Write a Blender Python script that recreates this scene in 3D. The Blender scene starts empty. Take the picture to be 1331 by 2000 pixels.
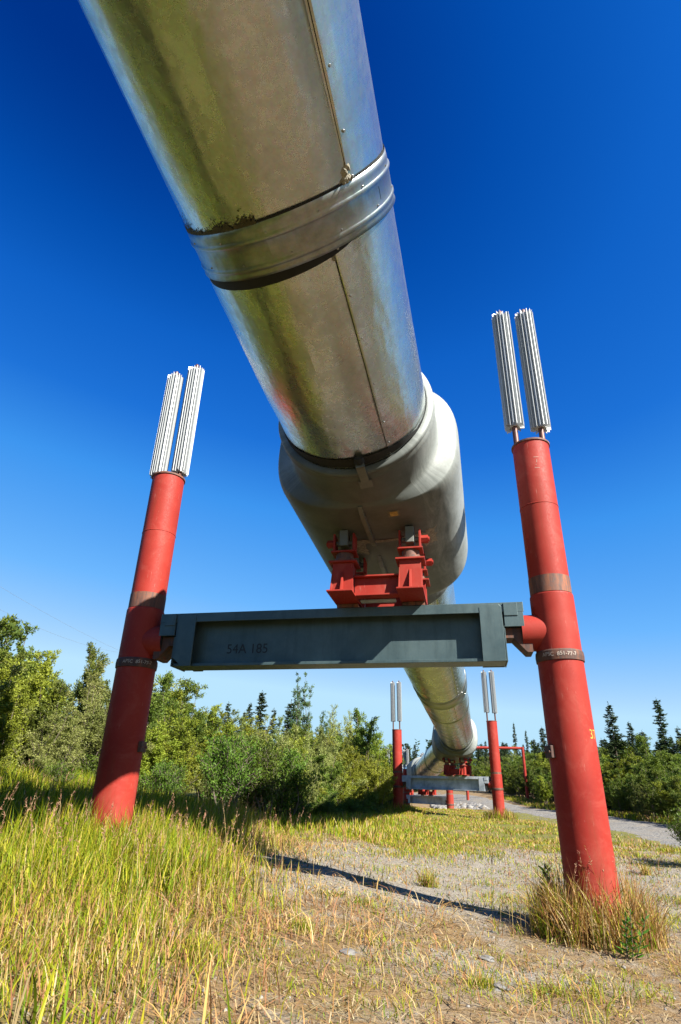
import bpy, math, random
import numpy as np
from mathutils import Vector, Matrix
R_=math.radians
rng=np.random.default_rng(7); random.seed(7)
EYE=1.25
col=bpy.context.scene.collection
scene=bpy.context.scene
# ---------------------------------------------------------------- camera, sky, sun, exposure
F_PX,PITCH,ROLL=1120.0,0.4435,0.0251
cam_d=bpy.data.cameras.new('camera'); cam=bpy.data.objects.new('camera',cam_d); col.objects.link(cam)
cam_d.sensor_fit='VERTICAL'; cam_d.sensor_height=36.0; cam_d.lens=36.0*F_PX/2000.0
cam_d.clip_start=0.05; cam_d.clip_end=3000
cam.location=(0,0,EYE)
cam.rotation_euler=(Matrix.Rotation(math.pi/2+PITCH,3,'X')@Matrix.Rotation(ROLL,3,'Z')).to_euler()
scene.camera=cam
SUN_AZ,SUN_EL=135.0,39.0
w=bpy.data.worlds.new("World"); scene.world=w; w.use_nodes=True
nt=w.node_tree; bg=nt.nodes['Background']
sky=nt.nodes.new('ShaderNodeTexSky'); sky.sky_type='NISHITA'; sky.sun_disc=False
sky.sun_elevation=R_(SUN_EL); sky.sun_rotation=R_(SUN_AZ)
sky.altitude=600; sky.air_density=1.0; sky.dust_density=0.15; sky.ozone_density=3.0
# deep polarised blue: the Nishita sky's own brightness picks the colour between zenith and horizon
EXPO=1.9
sep=nt.nodes.new('ShaderNodeSeparateColor'); mul=nt.nodes.new('ShaderNodeMath'); mul.operation='MULTIPLY'; mul.inputs[1].default_value=0.2
nt.links.new(sky.outputs[0],sep.inputs[0]); nt.links.new(sep.outputs[1],mul.inputs[0])
cr=nt.nodes.new('ShaderNodeValToRGB'); el=cr.color_ramp.elements
STOPS=[(.19,(.0,.032,.25)),(.215,(.001,.075,.42)),(.245,(.005,.12,.57)),(.30,(.013,.17,.69)),(.38,(.048,.305,.87)),(.60,(.156,.48,1.0)),(.90,(.42,.70,1.0)),(1.0,(.50,.79,1.0))]
while len(el)<len(STOPS): el.new(.5)
for k_,(p_,c_) in enumerate(STOPS): el[k_].position=p_; el[k_].color=(*c_,1)
vm=nt.nodes.new('ShaderNodeVectorMath'); vm.operation='SCALE'; vm.inputs['Scale'].default_value=1/(0.05*2**EXPO)
nt.links.new(mul.outputs[0],cr.inputs[0]); nt.links.new(cr.outputs[0],vm.inputs[0]); nt.links.new(vm.outputs[0],bg.inputs[0])
bg.inputs[1].default_value=0.05
sd=bpy.data.lights.new('sun','SUN'); sd.energy=5.0; sd.angle=R_(0.5); sd.color=(1.0,0.95,0.86)
sun=bpy.data.objects.new('sun',sd); col.objects.link(sun)
a,e=R_(SUN_AZ),R_(SUN_EL)
SUNV=Vector((math.sin(a)*math.cos(e),math.cos(a)*math.cos(e),math.sin(e)))
sun.rotation_euler=SUNV.to_track_quat('Z','Y').to_euler(); sun.location=SUNV*50
vs=scene.view_settings; vs.view_transform='Standard'; vs.look='None'; vs.gamma=1; vs.exposure=EXPO; vs.use_curve_mapping=False

# ---------------------------------------------------------------- helpers
def ray3(x,y):
    """direction (sin az, cos az, tan elevation) of a point measured on the photograph"""
    x=x-665.5; y=-(y-1000); c,s=math.cos(ROLL),math.sin(ROLL)
    x,y=c*x-s*y,s*x+c*y
    fy=F_PX*math.cos(PITCH)-y*math.sin(PITCH); fz=F_PX*math.sin(PITCH)+y*math.cos(PITCH)
    h=math.hypot(x,fy); return np.array([x/h,fy/h,fz/h])
def sst(a,b,x):
    t=np.clip((np.asarray(x,float)-a)/(b-a),0,1); return t*t*(3-2*t)
def vnoise(x,y,s=1.0,seed=0):
    x=np.asarray(x,float)*s; y=np.asarray(y,float)*s
    xi=np.floor(x).astype(np.int64); yi=np.floor(y).astype(np.int64); fx=x-xi; fy=y-yi
    fx=fx*fx*(3-2*fx); fy=fy*fy*(3-2*fy)
    def h(i,j):
        n=(i*374761393+j*668265263+seed*69069)&0x7fffffff
        n=((n^(n>>13))*1274126177)&0x7fffffff
        return ((n^(n>>16))&0xffff)/65535.0
    return (h(xi,yi)*(1-fx)+h(xi+1,yi)*fx)*(1-fy)+(h(xi,yi+1)*(1-fx)+h(xi+1,yi+1)*fx)*fy
def fbm(x,y,s,seed=0,o=4):
    v=0;a=.5;t=0
    for k in range(o): v=v+a*vnoise(x,y,s*2**k,seed+k*17); t+=a; a*=.5
    return v/t
def G(x,y):
    x=np.asarray(x,float); y=np.asarray(y,float)
    r=np.hypot(x,y)
    z=(.30*sst(2.6,-2.2,x)*sst(24,14,y)+.62*sst(-1.5,-7,x))*(1-.4*sst(40,60,y))*sst(-14,2,y)
    z=z+.5*sst(-7,-30,x)
    z=z-.10*np.exp(-((x-8)**2/30+(y-30)**2/90))
    z=z-.38*np.exp(-((x-7)**2/40+(y-50)**2/40))
    z=z+.55*sst(46,66,y)*sst(8,15,x)+.35*sst(60,80,y)
    z=z+.25*sst(16,30,x)
    z=z+(fbm(x,y,.35,3)-.5)*.16+(fbm(x,y,1.7,9,3)-.5)*.05
    z=z+sst(150,500,r)*2.0
    return z
def link(name,me,parent=None,mat=None,loc=None):
    o=bpy.data.objects.new(name,me); col.objects.link(o)
    if parent is not None: o.parent=parent
    if mat is not None: me.materials.append(mat)
    if loc is not None: o.location=loc
    return o
def tag(o,label=None,cat=None,group=None,kind=None):
    if label:o['label']=label
    if cat:o['category']=cat
    if group:o['group']=group
    if kind:o['kind']=kind
    return o
def empty(name,loc,rz=0,**k):
    o=bpy.data.objects.new(name,None); col.objects.link(o); o.location=loc; o.rotation_euler=(0,0,rz); o.empty_display_size=.2
    return tag(o,**k)
class MB:
    def __init__(s): s.v=[];s.f=[];s.sm=[];s.pc=[]
    def add(s,V,Fc,smooth=False,pc=None):
        b=len(s.v); s.v+= [tuple(p) for p in V]; s.f+=[tuple(i+b for i in f) for f in Fc]; s.sm+=[smooth]*len(Fc)
        s.pc+= [tuple(p) for p in (pc if pc is not None else V)]
    def box(s,x0,x1,y0,y1,z0,z1):
        s.hexa([(x0,y0,z0),(x1,y0,z0),(x1,y1,z0),(x0,y1,z0),(x0,y0,z1),(x1,y0,z1),(x1,y1,z1),(x0,y1,z1)])
    def hexa(s,V): s.add(V,[(3,2,1,0),(4,5,6,7),(0,1,5,4),(1,2,6,5),(2,3,7,6),(3,0,4,7)])
    def prism(s,poly,axis,a,b):
        """poly: list of 2D points (counterclockwise) in the two other axes, extruded along axis from a to b"""
        def P(p,t):
            q=list(p); q.insert(axis,t); return q
        n=len(poly); V=[P(p,a) for p in poly]+[P(p,b) for p in poly]
        s.add(V,[tuple(range(n-1,-1,-1)),tuple(range(n,2*n))]+[(i,(i+1)%n,(i+1)%n+n,i+n) for i in range(n)])
    def tube(s,p0,p1,r0,r1=None,n=24,caps=True,smooth=True):
        r1=r0 if r1 is None else r1
        p0=np.array(p0,float);p1=np.array(p1,float);d=p1-p0;d/=np.linalg.norm(d)
        u=np.cross(d,[0,0,1.]) if abs(d[2])<.9 else np.cross(d,[0,1.,0]);u/=np.linalg.norm(u);w_=np.cross(d,u)
        A=[2*math.pi*i/n for i in range(n)]
        V=[p0+r0*(math.cos(t)*u+math.sin(t)*w_) for t in A]+[p1+r1*(math.cos(t)*u+math.sin(t)*w_) for t in A]
        s.add(V,[((i+1)%n,i,i+n,(i+1)%n+n) for i in range(n)],smooth)
        if caps: s.add(V,[tuple(range(n)),tuple(range(2*n-1,n-1,-1))],False)
    def lathe(s,prof,n=32,c=(0,0)):
        m=len(prof); V=[(c[0]+r*math.cos(2*math.pi*i/n),c[1]+r*math.sin(2*math.pi*i/n),z) for r,z in prof for i in range(n)]
        for k in range(m-1):
            s.add([V[k*n+i] for i in range(n)]+[V[(k+1)*n+i] for i in range(n)],[(i,(i+1)%n,(i+1)%n+n,i+n) for i in range(n)],True)
    def build(s,name,mat,parent=None,bevel=0,pc=False):
        me=bpy.data.meshes.new(name); me.from_pydata(s.v,[],s.f); me.polygons.foreach_set('use_smooth',s.sm)
        if pc:
            at=me.attributes.new('pc','FLOAT_VECTOR','POINT'); at.data.foreach_set('vector',np.array(s.pc,np.float32).ravel())
        me.update(); o=link(name,me,parent,mat)
        if bevel:
            b=o.modifiers.new('bevel','BEVEL'); b.width=bevel; b.segments=2; b.limit_method='ANGLE'; b.angle_limit=R_(40)
        return o
def fast_mesh(name,V,Fc,mat,colr=None,smooth=False):
    V=np.asarray(V,np.float32);Fc=np.asarray(Fc,np.int32);k=Fc.shape[1]
    me=bpy.data.meshes.new(name); me.vertices.add(len(V)); me.vertices.foreach_set('co',V.ravel())
    me.loops.add(Fc.size); me.loops.foreach_set('vertex_index',Fc.ravel())
    me.polygons.add(len(Fc)); me.polygons.foreach_set('loop_start',np.arange(0,Fc.size,k,dtype=np.int32))
    me.polygons.foreach_set('loop_total',np.full(len(Fc),k,np.int32))
    if smooth: me.polygons.foreach_set('use_smooth',np.ones(len(Fc),bool))
    me.update(calc_edges=True)
    if colr is not None:
        at=me.attributes.new('tint','FLOAT_COLOR','POINT'); c=np.ones((len(V),4),np.float32); c[:,:3]=colr; at.data.foreach_set('color',c.ravel())
    if mat: me.materials.append(mat)
    return me

# ---------------------------------------------------------------- materials
LEVEL=.52
def newmat(name):
    m=bpy.data.materials.new(name); m.use_nodes=True; t=m.node_tree; return m,t,t.nodes['Principled BSDF'],t.nodes['Material Output']
class N:
    def __init__(s,t): s.t=t
    def n(s,k,**kw):
        o=s.t.nodes.new(k)
        for a,b in kw.items(): setattr(o,a,b)
        return o
    def l(s,a,b): s.t.links.new(a,b)
    def noise(s,vec,scale,detail=4,rough=.55,dist=0):
        o=s.n('ShaderNodeTexNoise'); o.inputs['Scale'].default_value=scale; o.inputs['Detail'].default_value=detail; o.inputs['Roughness'].default_value=rough; o.inputs['Distortion'].default_value=dist
        if vec is not None:s.l(vec,o.inputs['Vector'])
        return o.outputs['Fac']
    def ramp(s,fac,stops):
        o=s.n('ShaderNodeValToRGB'); e=o.color_ramp.elements
        while len(e)<len(stops): e.new(.5)
        for k,(p,c) in enumerate(stops):
            e[k].position=p; e[k].color=(*c,1) if not isinstance(c,(int,float)) else (c,c,c,1)
        s.l(fac,o.inputs[0]); return o.outputs[0]
    def mix(s,f,a,b,mode='MIX'):
        o=s.n('ShaderNodeMix',data_type='RGBA',blend_type=mode)
        for v,i in((f,0),(a,6),(b,7)):
            if isinstance(v,(int,float)): o.inputs[i].default_value=v if i==0 else (v,v,v,1)
            elif isinstance(v,tuple): o.inputs[i].default_value=(*v,1)
            else: s.l(v,o.inputs[i])
        return o.outputs[2]
    def math(s,op,a,b=0):
        o=s.n('ShaderNodeMath',operation=op)
        for v,i in((a,0),(b,1)):
            if isinstance(v,(int,float)): o.inputs[i].default_value=v
            else: s.l(v,o.inputs[i])
        return o.outputs[0]
    def bump(s,h,strength,dist,nrm=None):
        o=s.n('ShaderNodeBump'); o.inputs['Strength'].default_value=strength; o.inputs['Distance'].default_value=dist; s.l(h,o.inputs['Height'])
        if nrm is not None:s.l(nrm,o.inputs['Normal'])
        return o.outputs[0]
    def base(s,c,p):
        o=s.n('ShaderNodeVectorMath',operation='SCALE'); o.inputs['Scale'].default_value=LEVEL; s.l(c,o.inputs[0]); s.l(o.outputs[0],p.inputs['Base Color'])
    def obj(s): return s.n('ShaderNodeTexCoord').outputs['Object']
    def attr(s,name): 
        o=s.n('ShaderNodeAttribute'); o.attribute_name=name; return o
    def mapping(s,vec,sc,loc=(0,0,0)):
        o=s.n('ShaderNodeMapping'); o.inputs['Scale'].default_value=sc; o.inputs['Location'].default_value=loc; s.l(vec,o.inputs[0]); return o.outputs[0]

def mat_pipe(name='galvanised jacket',k=1.0,rg=(.40,.17)):
    m,t,p,_=newmat(name); n=N(t); pc=n.attr('pc').outputs['Vector']
    big=n.noise(pc,1.3,5,.6); fine=n.noise(pc,14,5,.65); sp=n.n('ShaderNodeTexVoronoi'); sp.inputs['Scale'].default_value=55; n.l(pc,sp.inputs['Vector'])
    c=n.ramp(big,[(.3,(.28*k,.31*k,.30*k)),(.62,(.43*k,.48*k,.49*k))])
    c=n.mix(.12,c,n.ramp(fine,[(.35,(.26,.26,.22)),(.6,(.66,.68,.68))]))
    c=n.mix(.06,c,sp.outputs['Color'],'OVERLAY')
    scr=n.noise(n.mapping(pc,(6,60,1)),1.5,6,.7,.6); scr2=n.noise(n.mapping(pc,(2.2,26,1),(3,1,0)),1.0,3,.6,1.2)
    p.inputs['Metallic'].default_value=.93
    n.l(c,p.inputs['Base Color'])
    n.l(n.ramp(n.mix(.5,big,fine),[(.3,rg[0]),(.7,rg[1])]),p.inputs['Roughness'])
    b=n.bump(n.noise(n.mapping(pc,(2.2,1.1,1)),1.0,3,.55),.55,.05)
    b=n.bump(n.math('ADD',scr,scr2),.17,.004,b); b=n.bump(n.noise(pc,90,2),.10,.002,b)
    n.l(b,p.inputs['Normal']); return m
def mat_sleeve(name='sleeve',c1=(.30,.33,.31),c2=(.46,.49,.47),grime_shade=True):
    m,t,p,_=newmat(name); n=N(t); o=n.obj(); pc=n.attr('pc').outputs['Vector']
    a_=n.noise(o,1.1,6,.7); f=n.noise(o,30,4,.7); st=n.noise(n.mapping(o,(3,.8,3)),2,6,.7,.5)
    c=n.ramp(a_,[(.35,c1),(.65,c2)]); c=n.mix(n.ramp(n.math('MULTIPLY',f,st),[(.2,0),(.36,.4)]),c,(.22,.23,.21))
    if grime_shade:  # streaky grime, with the shade of the underside painted into its colour
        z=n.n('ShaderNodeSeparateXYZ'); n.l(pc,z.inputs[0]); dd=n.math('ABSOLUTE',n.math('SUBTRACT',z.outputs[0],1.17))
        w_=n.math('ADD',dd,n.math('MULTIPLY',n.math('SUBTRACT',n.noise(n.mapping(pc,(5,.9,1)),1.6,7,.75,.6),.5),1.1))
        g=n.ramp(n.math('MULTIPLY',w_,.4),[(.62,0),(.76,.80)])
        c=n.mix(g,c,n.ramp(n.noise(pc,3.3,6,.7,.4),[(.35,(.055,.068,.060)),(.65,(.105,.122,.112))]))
    n.base(c,p); p.inputs['Metallic'].default_value=.2
    n.l(n.ramp(a_,[(.3,.68),(.7,.54)]),p.inputs['Roughness'])
    b=n.bump(n.noise(o,2.2,2),.25,.03); n.l(n.bump(f,.2,.003,b),p.inputs['Normal']); return m
def mat_red(name='red oxide paint',dirt=.35,mud=.55):
    m,t,p,_=newmat(name); n=N(t); o=n.obj()
    a_=n.noise(o,1.2,5,.6); st=n.noise(n.mapping(o,(9,9,.7)),1.3,6,.7,.3); f=n.noise(o,40,3,.7)
    c=n.ramp(a_,[(.3,(.33,.024,.016)),(.55,(.42,.040,.026)),(.75,(.46,.065,.045))])
    c=n.mix(n.ramp(n.noise(o,3.1,7,.75,.8),[(.5,0),(.66,.38)]),c,(.50,.11,.08))          # chalky fading
    c=n.mix(n.ramp(st,[(.52,0),(.70,dirt)]),c,(.25,.05,.022))                            # rust runs
    c=n.mix(n.ramp(n.noise(n.mapping(o,(70,70,6)),1.0,2,.5,.4),[(.70,0),(.74,.5)]),c,(.55,.25,.2))   # scratches
    c=n.mix(n.ramp(f,[(.66,0),(.74,.6)]),c,(.20,.04,.025))
    z=n.n('ShaderNodeSeparateXYZ'); n.l(o,z.inputs[0])
    c=n.mix(n.math('MULTIPLY',n.ramp(z.outputs[2],[(0,mud),(.75,0)]),n.ramp(n.noise(o,7,5,.7),[(.35,0),(.65,1)])),c,(.34,.21,.13))   # mud splash near the ground
    n.base(c,p); n.l(n.ramp(f,[(.3,.5),(.7,.7)]),p.inputs['Roughness'])
    p.inputs['Specular IOR Level'].default_value=.16
    b=n.bump(n.noise(o,3.0,2),.12,.02); n.l(n.bump(f,.15,.003,b),p.inputs['Normal']); return m
def mat_rust(name='bare rusty steel',dark=1.0):
    m,t,p,_=newmat(name); n=N(t); o=n.obj()
    st=n.noise(n.mapping(o,(14,14,2)),1.0,6,.7,.4); f=n.noise(o,26,5,.7)
    c=n.ramp(st,[(.35,(.09*dark,.035*dark,.022*dark)),(.5,(.19*dark,.075*dark,.045*dark)),(.66,(.42*dark,.12*dark,.035*dark))])
    c=n.mix(n.ramp(f,[(.5,0),(.7,.6)]),c,(.10*dark,.085*dark,.08*dark))
    n.base(c,p); p.inputs['Roughness'].default_value=.75; n.l(n.bump(f,.3,.004),p.inputs['Normal']); return m
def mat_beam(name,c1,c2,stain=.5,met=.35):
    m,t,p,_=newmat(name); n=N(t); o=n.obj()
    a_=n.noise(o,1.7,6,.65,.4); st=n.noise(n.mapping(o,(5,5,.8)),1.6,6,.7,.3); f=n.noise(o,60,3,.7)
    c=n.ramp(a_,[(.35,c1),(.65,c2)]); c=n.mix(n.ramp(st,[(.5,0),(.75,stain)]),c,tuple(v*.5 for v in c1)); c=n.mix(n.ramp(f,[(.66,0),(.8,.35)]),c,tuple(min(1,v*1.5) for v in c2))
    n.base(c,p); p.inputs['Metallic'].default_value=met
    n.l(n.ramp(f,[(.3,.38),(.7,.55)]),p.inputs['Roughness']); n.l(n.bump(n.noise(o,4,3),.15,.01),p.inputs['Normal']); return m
def plain(name,c,rough=.5,metal=0,var=.25,sc=12):
    m,t,p,_=newmat(name); n=N(t); o=n.obj(); a_=n.noise(o,sc,4,.6)
    n.base(n.ramp(a_,[(.3,tuple(v*(1-var) for v in c)),(.7,tuple(min(1,v*(1+var)) for v in c))]),p)
    p.inputs['Roughness'].default_value=rough; p.inputs['Metallic'].default_value=metal; return m
def mat_leaf(name,trans=.35,rough=.5,rnd=.25):
    m,t,p,out=newmat(name); n=N(t); c=n.attr('tint').outputs['Color']
    oi=n.n('ShaderNodeObjectInfo').outputs['Random']
    h=n.n('ShaderNodeHueSaturation'); n.l(c,h.inputs['Color'])
    n.l(n.math('ADD',n.math('MULTIPLY',oi,rnd*.12),.5-rnd*.06),h.inputs['Hue']); n.l(n.math('MULTIPLY',n.math('ADD',n.math('MULTIPLY',oi,rnd*2),1-rnd),.69),h.inputs['Value'])
    n.l(h.outputs[0],p.inputs['Base Color']); p.inputs['Roughness'].default_value=rough; p.inputs['Specular IOR Level'].default_value=.12
    tr=n.n('ShaderNodeBsdfTranslucent'); n.l(n.mix(1.0,h.outputs[0],(1.0,1.0,.45),'MULTIPLY'),tr.inputs[0])
    mx=n.n('ShaderNodeMixShader'); mx.inputs[0].default_value=trans; n.l(p.outputs[0],mx.inputs[1]); n.l(tr.outputs[0],mx.inputs[2]); n.l(mx.outputs[0],out.inputs[0]); return m
def mat_ground():
    m,t,p,_=newmat('ground'); n=N(t); g=n.n('ShaderNodeNewGeometry').outputs['Position']
    a_=n.noise(g,.35,6,.65,.3); b_=n.noise(g,2.3,6,.7,.4); f=n.noise(g,28,4,.75); ff=n.noise(g,120,3,.7)
    soil=n.ramp(f,[(.3,(.19,.16,.125)),(.5,(.36,.315,.25)),(.72,(.50,.45,.37))])
    straw=n.ramp(n.noise(g,45,5,.8,.8),[(.3,(.10,.06,.028)),(.5,(.29,.185,.085)),(.7,(.46,.33,.16))])
    green=n.ramp(b_,[(.35,(.12,.13,.015)),(.65,(.25,.26,.035))])
    mask=n.attr('tint').outputs['Color']; sep=n.n('ShaderNodeSeparateColor'); n.l(mask,sep.inputs[0])
    k=n.ramp(n.math('ADD',n.math('MULTIPLY',b_,.9),n.math('SUBTRACT',sep.outputs[0],.5)),[(.36,0),(.58,1)])
    c=n.mix(k,soil,straw); k2=n.ramp(n.math('ADD',a_,n.math('SUBTRACT',sep.outputs[1],.5)),[(.42,0),(.62,1)])
    c=n.mix(n.math('MULTIPLY',k2,.8),c,green)
    vo=n.n('ShaderNodeTexVoronoi'); vo.inputs['Scale'].default_value=26; n.l(g,vo.inputs['Vector'])
    peb=n.ramp(vo.outputs['Distance'],[(.12,1),(.3,0)]); vs_=n.n('ShaderNodeSeparateColor'); n.l(vo.outputs['Color'],vs_.inputs[0])
    pk=n.math('MULTIPLY',peb,n.math('GREATER_THAN',vs_.outputs[0],.62))
    c=n.mix(n.math('MULTIPLY',pk,.6),c,n.ramp(vs_.outputs[1],[(0,(.12,.12,.13)),(1,(.55,.54,.52))]))
    n.base(c,p); p.inputs['Roughness'].default_value=.95; p.inputs['Specular IOR Level'].default_value=.15
    b=n.bump(f,.8,.03); b=n.bump(pk,.5,.015,b); n.l(n.bump(ff,.6,.006,b),p.inputs['Normal']); return m
def mat_gravel():
    m,t,p,_=newmat('gravel road'); n=N(t); g=n.n('ShaderNodeNewGeometry').outputs['Position']
    vo=n.n('ShaderNodeTexVoronoi'); vo.inputs['Scale'].default_value=22; n.l(g,vo.inputs['Vector']); sc=n.n('ShaderNodeSeparateColor'); n.l(vo.outputs['Color'],sc.inputs[0])
    c=n.ramp(sc.outputs[0],[(0,(.09,.09,.09)),(.5,(.21,.20,.185)),(1,(.36,.34,.30))])
    c=n.mix(n.ramp(n.noise(g,.9,6,.7,.5),[(.45,0),(.7,.6)]),c,(.34,.27,.17))
    n.base(c,p); p.inputs['Roughness'].default_value=.95
    n.l(n.bump(vo.outputs['Distance'],.8,.03),p.inputs['Normal']); return m
M=dict(pipe=mat_pipe(),sleeve=mat_sleeve(),band=mat_pipe('joint band',.50,(.42,.28)),casing=mat_sleeve('clip metal',(.16,.17,.15),(.26,.27,.25),False),red=mat_red(),redsaddle=mat_red('saddle red paint',.25,0),rust=mat_rust(),rust_shade=mat_rust('dark weld rust and shade',.55),
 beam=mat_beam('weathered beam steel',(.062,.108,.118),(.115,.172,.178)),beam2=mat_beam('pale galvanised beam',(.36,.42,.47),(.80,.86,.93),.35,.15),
 fin=plain('white fin aluminium',(.68,.71,.72),.45,.2,.06),heat=plain('brown heat pipe',(.16,.06,.04),.5,.3,.35,20),
 black=plain('gap black',(.01,.01,.01),.9),ink=plain('stencil ink',(.012,.014,.016),.7),chalk=plain('white chalk lettering',(.62,.52,.44),.8),yel=plain('yellow stencil',(.80,.42,.05),.6),
 stick=plain('yellow sticker',(.55,.36,.08),.6,0,.4,30),foam=plain('crumbled insulation',(.36,.33,.25),.9,0,.5,30),bolt=plain('zinc screw',(.6,.6,.6),.3,.8),
 leaf=mat_leaf('willow leaf',.35,.5),needle=mat_leaf('spruce needle',.12,.6,.2),grass=mat_leaf('grass blade',.35,.55,0),bark=plain('bark',(.16,.12,.09),.9,0,.4,20),
 ground=mat_ground(),gravel=mat_gravel(),stone=plain('stone',(.20,.19,.18),.9,0,.5,9),wire=plain('wire',(.22,.24,.28),.6))

# ---------------------------------------------------------------- ground, road
def veg_mask(x,y):
    """(litter amount, green amount) of the ground at a point"""
    x=np.asarray(x,float);y=np.asarray(y,float)
    lit=.62+.0*x
    def ell(cx,cy,rx,ry,rot=0):
        c,s=math.cos(rot),math.sin(rot); dx=x-cx;dy=y-cy; u=(c*dx+s*dy)/rx;v=(-s*dx+c*dy)/ry; return np.exp(-(u*u+v*v)*1.2)
    bare=ell(.7,10.5,1.9,2.6,.3)+ell(2.6,11.5,2.2,2.5)+ell(-.5,8.6,.7,1.2,.4)*.9+ell(1.2,5.2,.8,.5)*.4+ell(6,11,3.5,4.5)*.8+ell(-2.2,11.3,.6,2.4,.5)*.7+ell(1.3,7.9,.9,.7)*.5
    bare=np.clip(bare,0,1)
    green=.36+.50*sst(-.6,-2.5,x)+.3*sst(12,17,y)*(1-sst(38,50,y))-.25*sst(4,8,x)*(1-sst(14,22,y))
    return np.clip(lit-.6*bare,0,1),np.clip(green-.5*bare,0,1),bare
nA=576; rr=np.concatenate([[0.0],np.geomspace(.4,60,300),np.geomspace(62,700,40)])
A_=np.linspace(0,2*np.pi,nA,endpoint=False)
X=(rr[:,None]*np.sin(A_)[None,:]).ravel();Y=(rr[:,None]*np.cos(A_)[None,:]).ravel();Z=G(X,Y)
i=np.arange(len(rr)-1)[:,None]*nA;j=np.arange(nA)[None,:];jn=(j+1)%nA
Fq=np.stack([i+j,i+nA+j,i+nA+jn,i+jn],-1).reshape(-1,4)[:, ::-1]
l_,g_,_b=veg_mask(X,Y)
ground=link('ground',fast_mesh('ground',np.stack([X,Y,Z],1),Fq,M['ground'],np.stack([l_,g_,g_*0],1),True)); tag(ground,'dry sandy ground with straw litter and stones under the pipeline','ground',kind='structure')
def road():
    cl=[(11.5,-30),(11.2,-8),(11,5),(11.6,14),(12.3,22),(13,32),(13.2,42),(13,52),(12.4,62),(10,76),(5,90),(-6,104)]
    P=[];
    for k in range(len(cl)-1):
        for t in np.linspace(0,1,40,endpoint=False): P.append((cl[k][0]*(1-t)+cl[k+1][0]*t,cl[k][1]*(1-t)+cl[k+1][1]*t))
    P=np.array(P); 
    for _ in range(30): P[1:-1]=(P[:-2]+2*P[1:-1]+P[2:])/4
    T=np.gradient(P,axis=0);T/=np.linalg.norm(T,axis=1)[:,None];Nn=np.stack([T[:,1],-T[:,0]],1)
    ac=np.linspace(-1,1,13);V=[]
    for k,(p,nn) in enumerate(zip(P,Nn)):
        wl=2.1+.5*(fbm(p[0],p[1],.6,5)-.5)*2+.35*(vnoise(p[1],3.3,2.1)-.5)+1.6*math.exp(-((p[1]-14)/6)**2);wr=2.0+.5*(fbm(p[0],p[1],.7,8)-.5)*2+.3*(vnoise(p[1],9.1,2.7)-.5)
        for s in ac:
            q=p+nn*(s*(wl if s<0 else wr)); crown=.045*(1-s*s)+.0; rut=-.02*math.exp(-((abs(s)-.5)/.15)**2)
            V.append((q[0],q[1],float(G(q[0],q[1]))+.006+crown+rut if abs(s)<.99 else float(G(q[0],q[1]))-.03))
    m=len(ac);Fc=[(k*m+q,k*m+q+1,(k+1)*m+q+1,(k+1)*m+q) for k in range(len(P)-1) for q in range(m-1)]
    o=link('gravel_road',fast_mesh('gravel_road',V,Fc,M['gravel'],None,True)); tag(o,'grey gravel access road right of the pipeline','road',kind='structure')
road()

# ---------------------------------------------------------------- pipeline
RP=.81
K=np.array([.55,7.,3.6]); D1=np.array([.263,1,-.147])
NODES=[K-D1*34,K,np.array([6.62,33.,2.36]),np.array([7.0,49.5,.98]),np.array([6.6,58,.8]),np.array([1.5,80,.6]),np.array([-12,110,.8])]
def cen(Yv):
    for a_,b_ in zip(NODES[:-1],NODES[1:]):
        if Yv<=b_[1]: break
    t=(Yv-a_[1])/(b_[1]-a_[1]); d=(b_-a_); d=d/np.linalg.norm(d); return a_+(b_-a_)*t,d
def frame(d):
    u=np.array([d[1],-d[0],0]);u/=np.linalg.norm(u); return u,np.cross(u,d)
EV=np.array([0,0,EYE])
pipe_root=empty('pipeline',tuple(K+EV),label='long silver insulated pipeline running overhead and zigzagging into the distance',cat='pipeline')
def loft(mb,secs,n=96,smooth=True,extra=(),tilt=0):
    """secs: (Y, half width, half height, exponent, extra(angle)->r) rings on the straight line C0->C1"""
    rings=[]
    AA=[-math.pi/2+2*math.pi*k/n for k in range(n+1)]
    for e_ in extra:
        for d_ in(-.0004,.0004):
            q_=e_+d_
            while q_<-math.pi/2: q_+=2*math.pi
            AA.append(q_)
    AA.sort(); n=len(AA)-1
    for (P,u,w_,hw,hh,ex,fn,s_) in secs:
        ring=[];pcs=[]
        for k in range(n+1):
            a_=AA[k]; c,s=math.cos(a_),math.sin(a_)
            rad=1.0/((abs(c)/hw)**ex+(abs(s)/hh)**ex)**(1/ex)
            if fn: rad+=fn(a_,s_)
            ring.append(P+rad*(c*u+s*w_)-K-tilt*math.cos(a_+1.134)*np.cross(w_,u)); pcs.append((a_*.81,s_,0))
        rings.append((ring,pcs))
    b=[];
    V=[p for r,_ in rings for p in r];pc=[p for _,q in rings for p in q];m=n+1
    Fc=[(k*m+q,k*m+q+1,(k+1)*m+q+1,(k+1)*m+q) for k in range(len(rings)-1) for q in range(n)]
    mb.add(V,Fc,smooth,pc)
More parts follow.
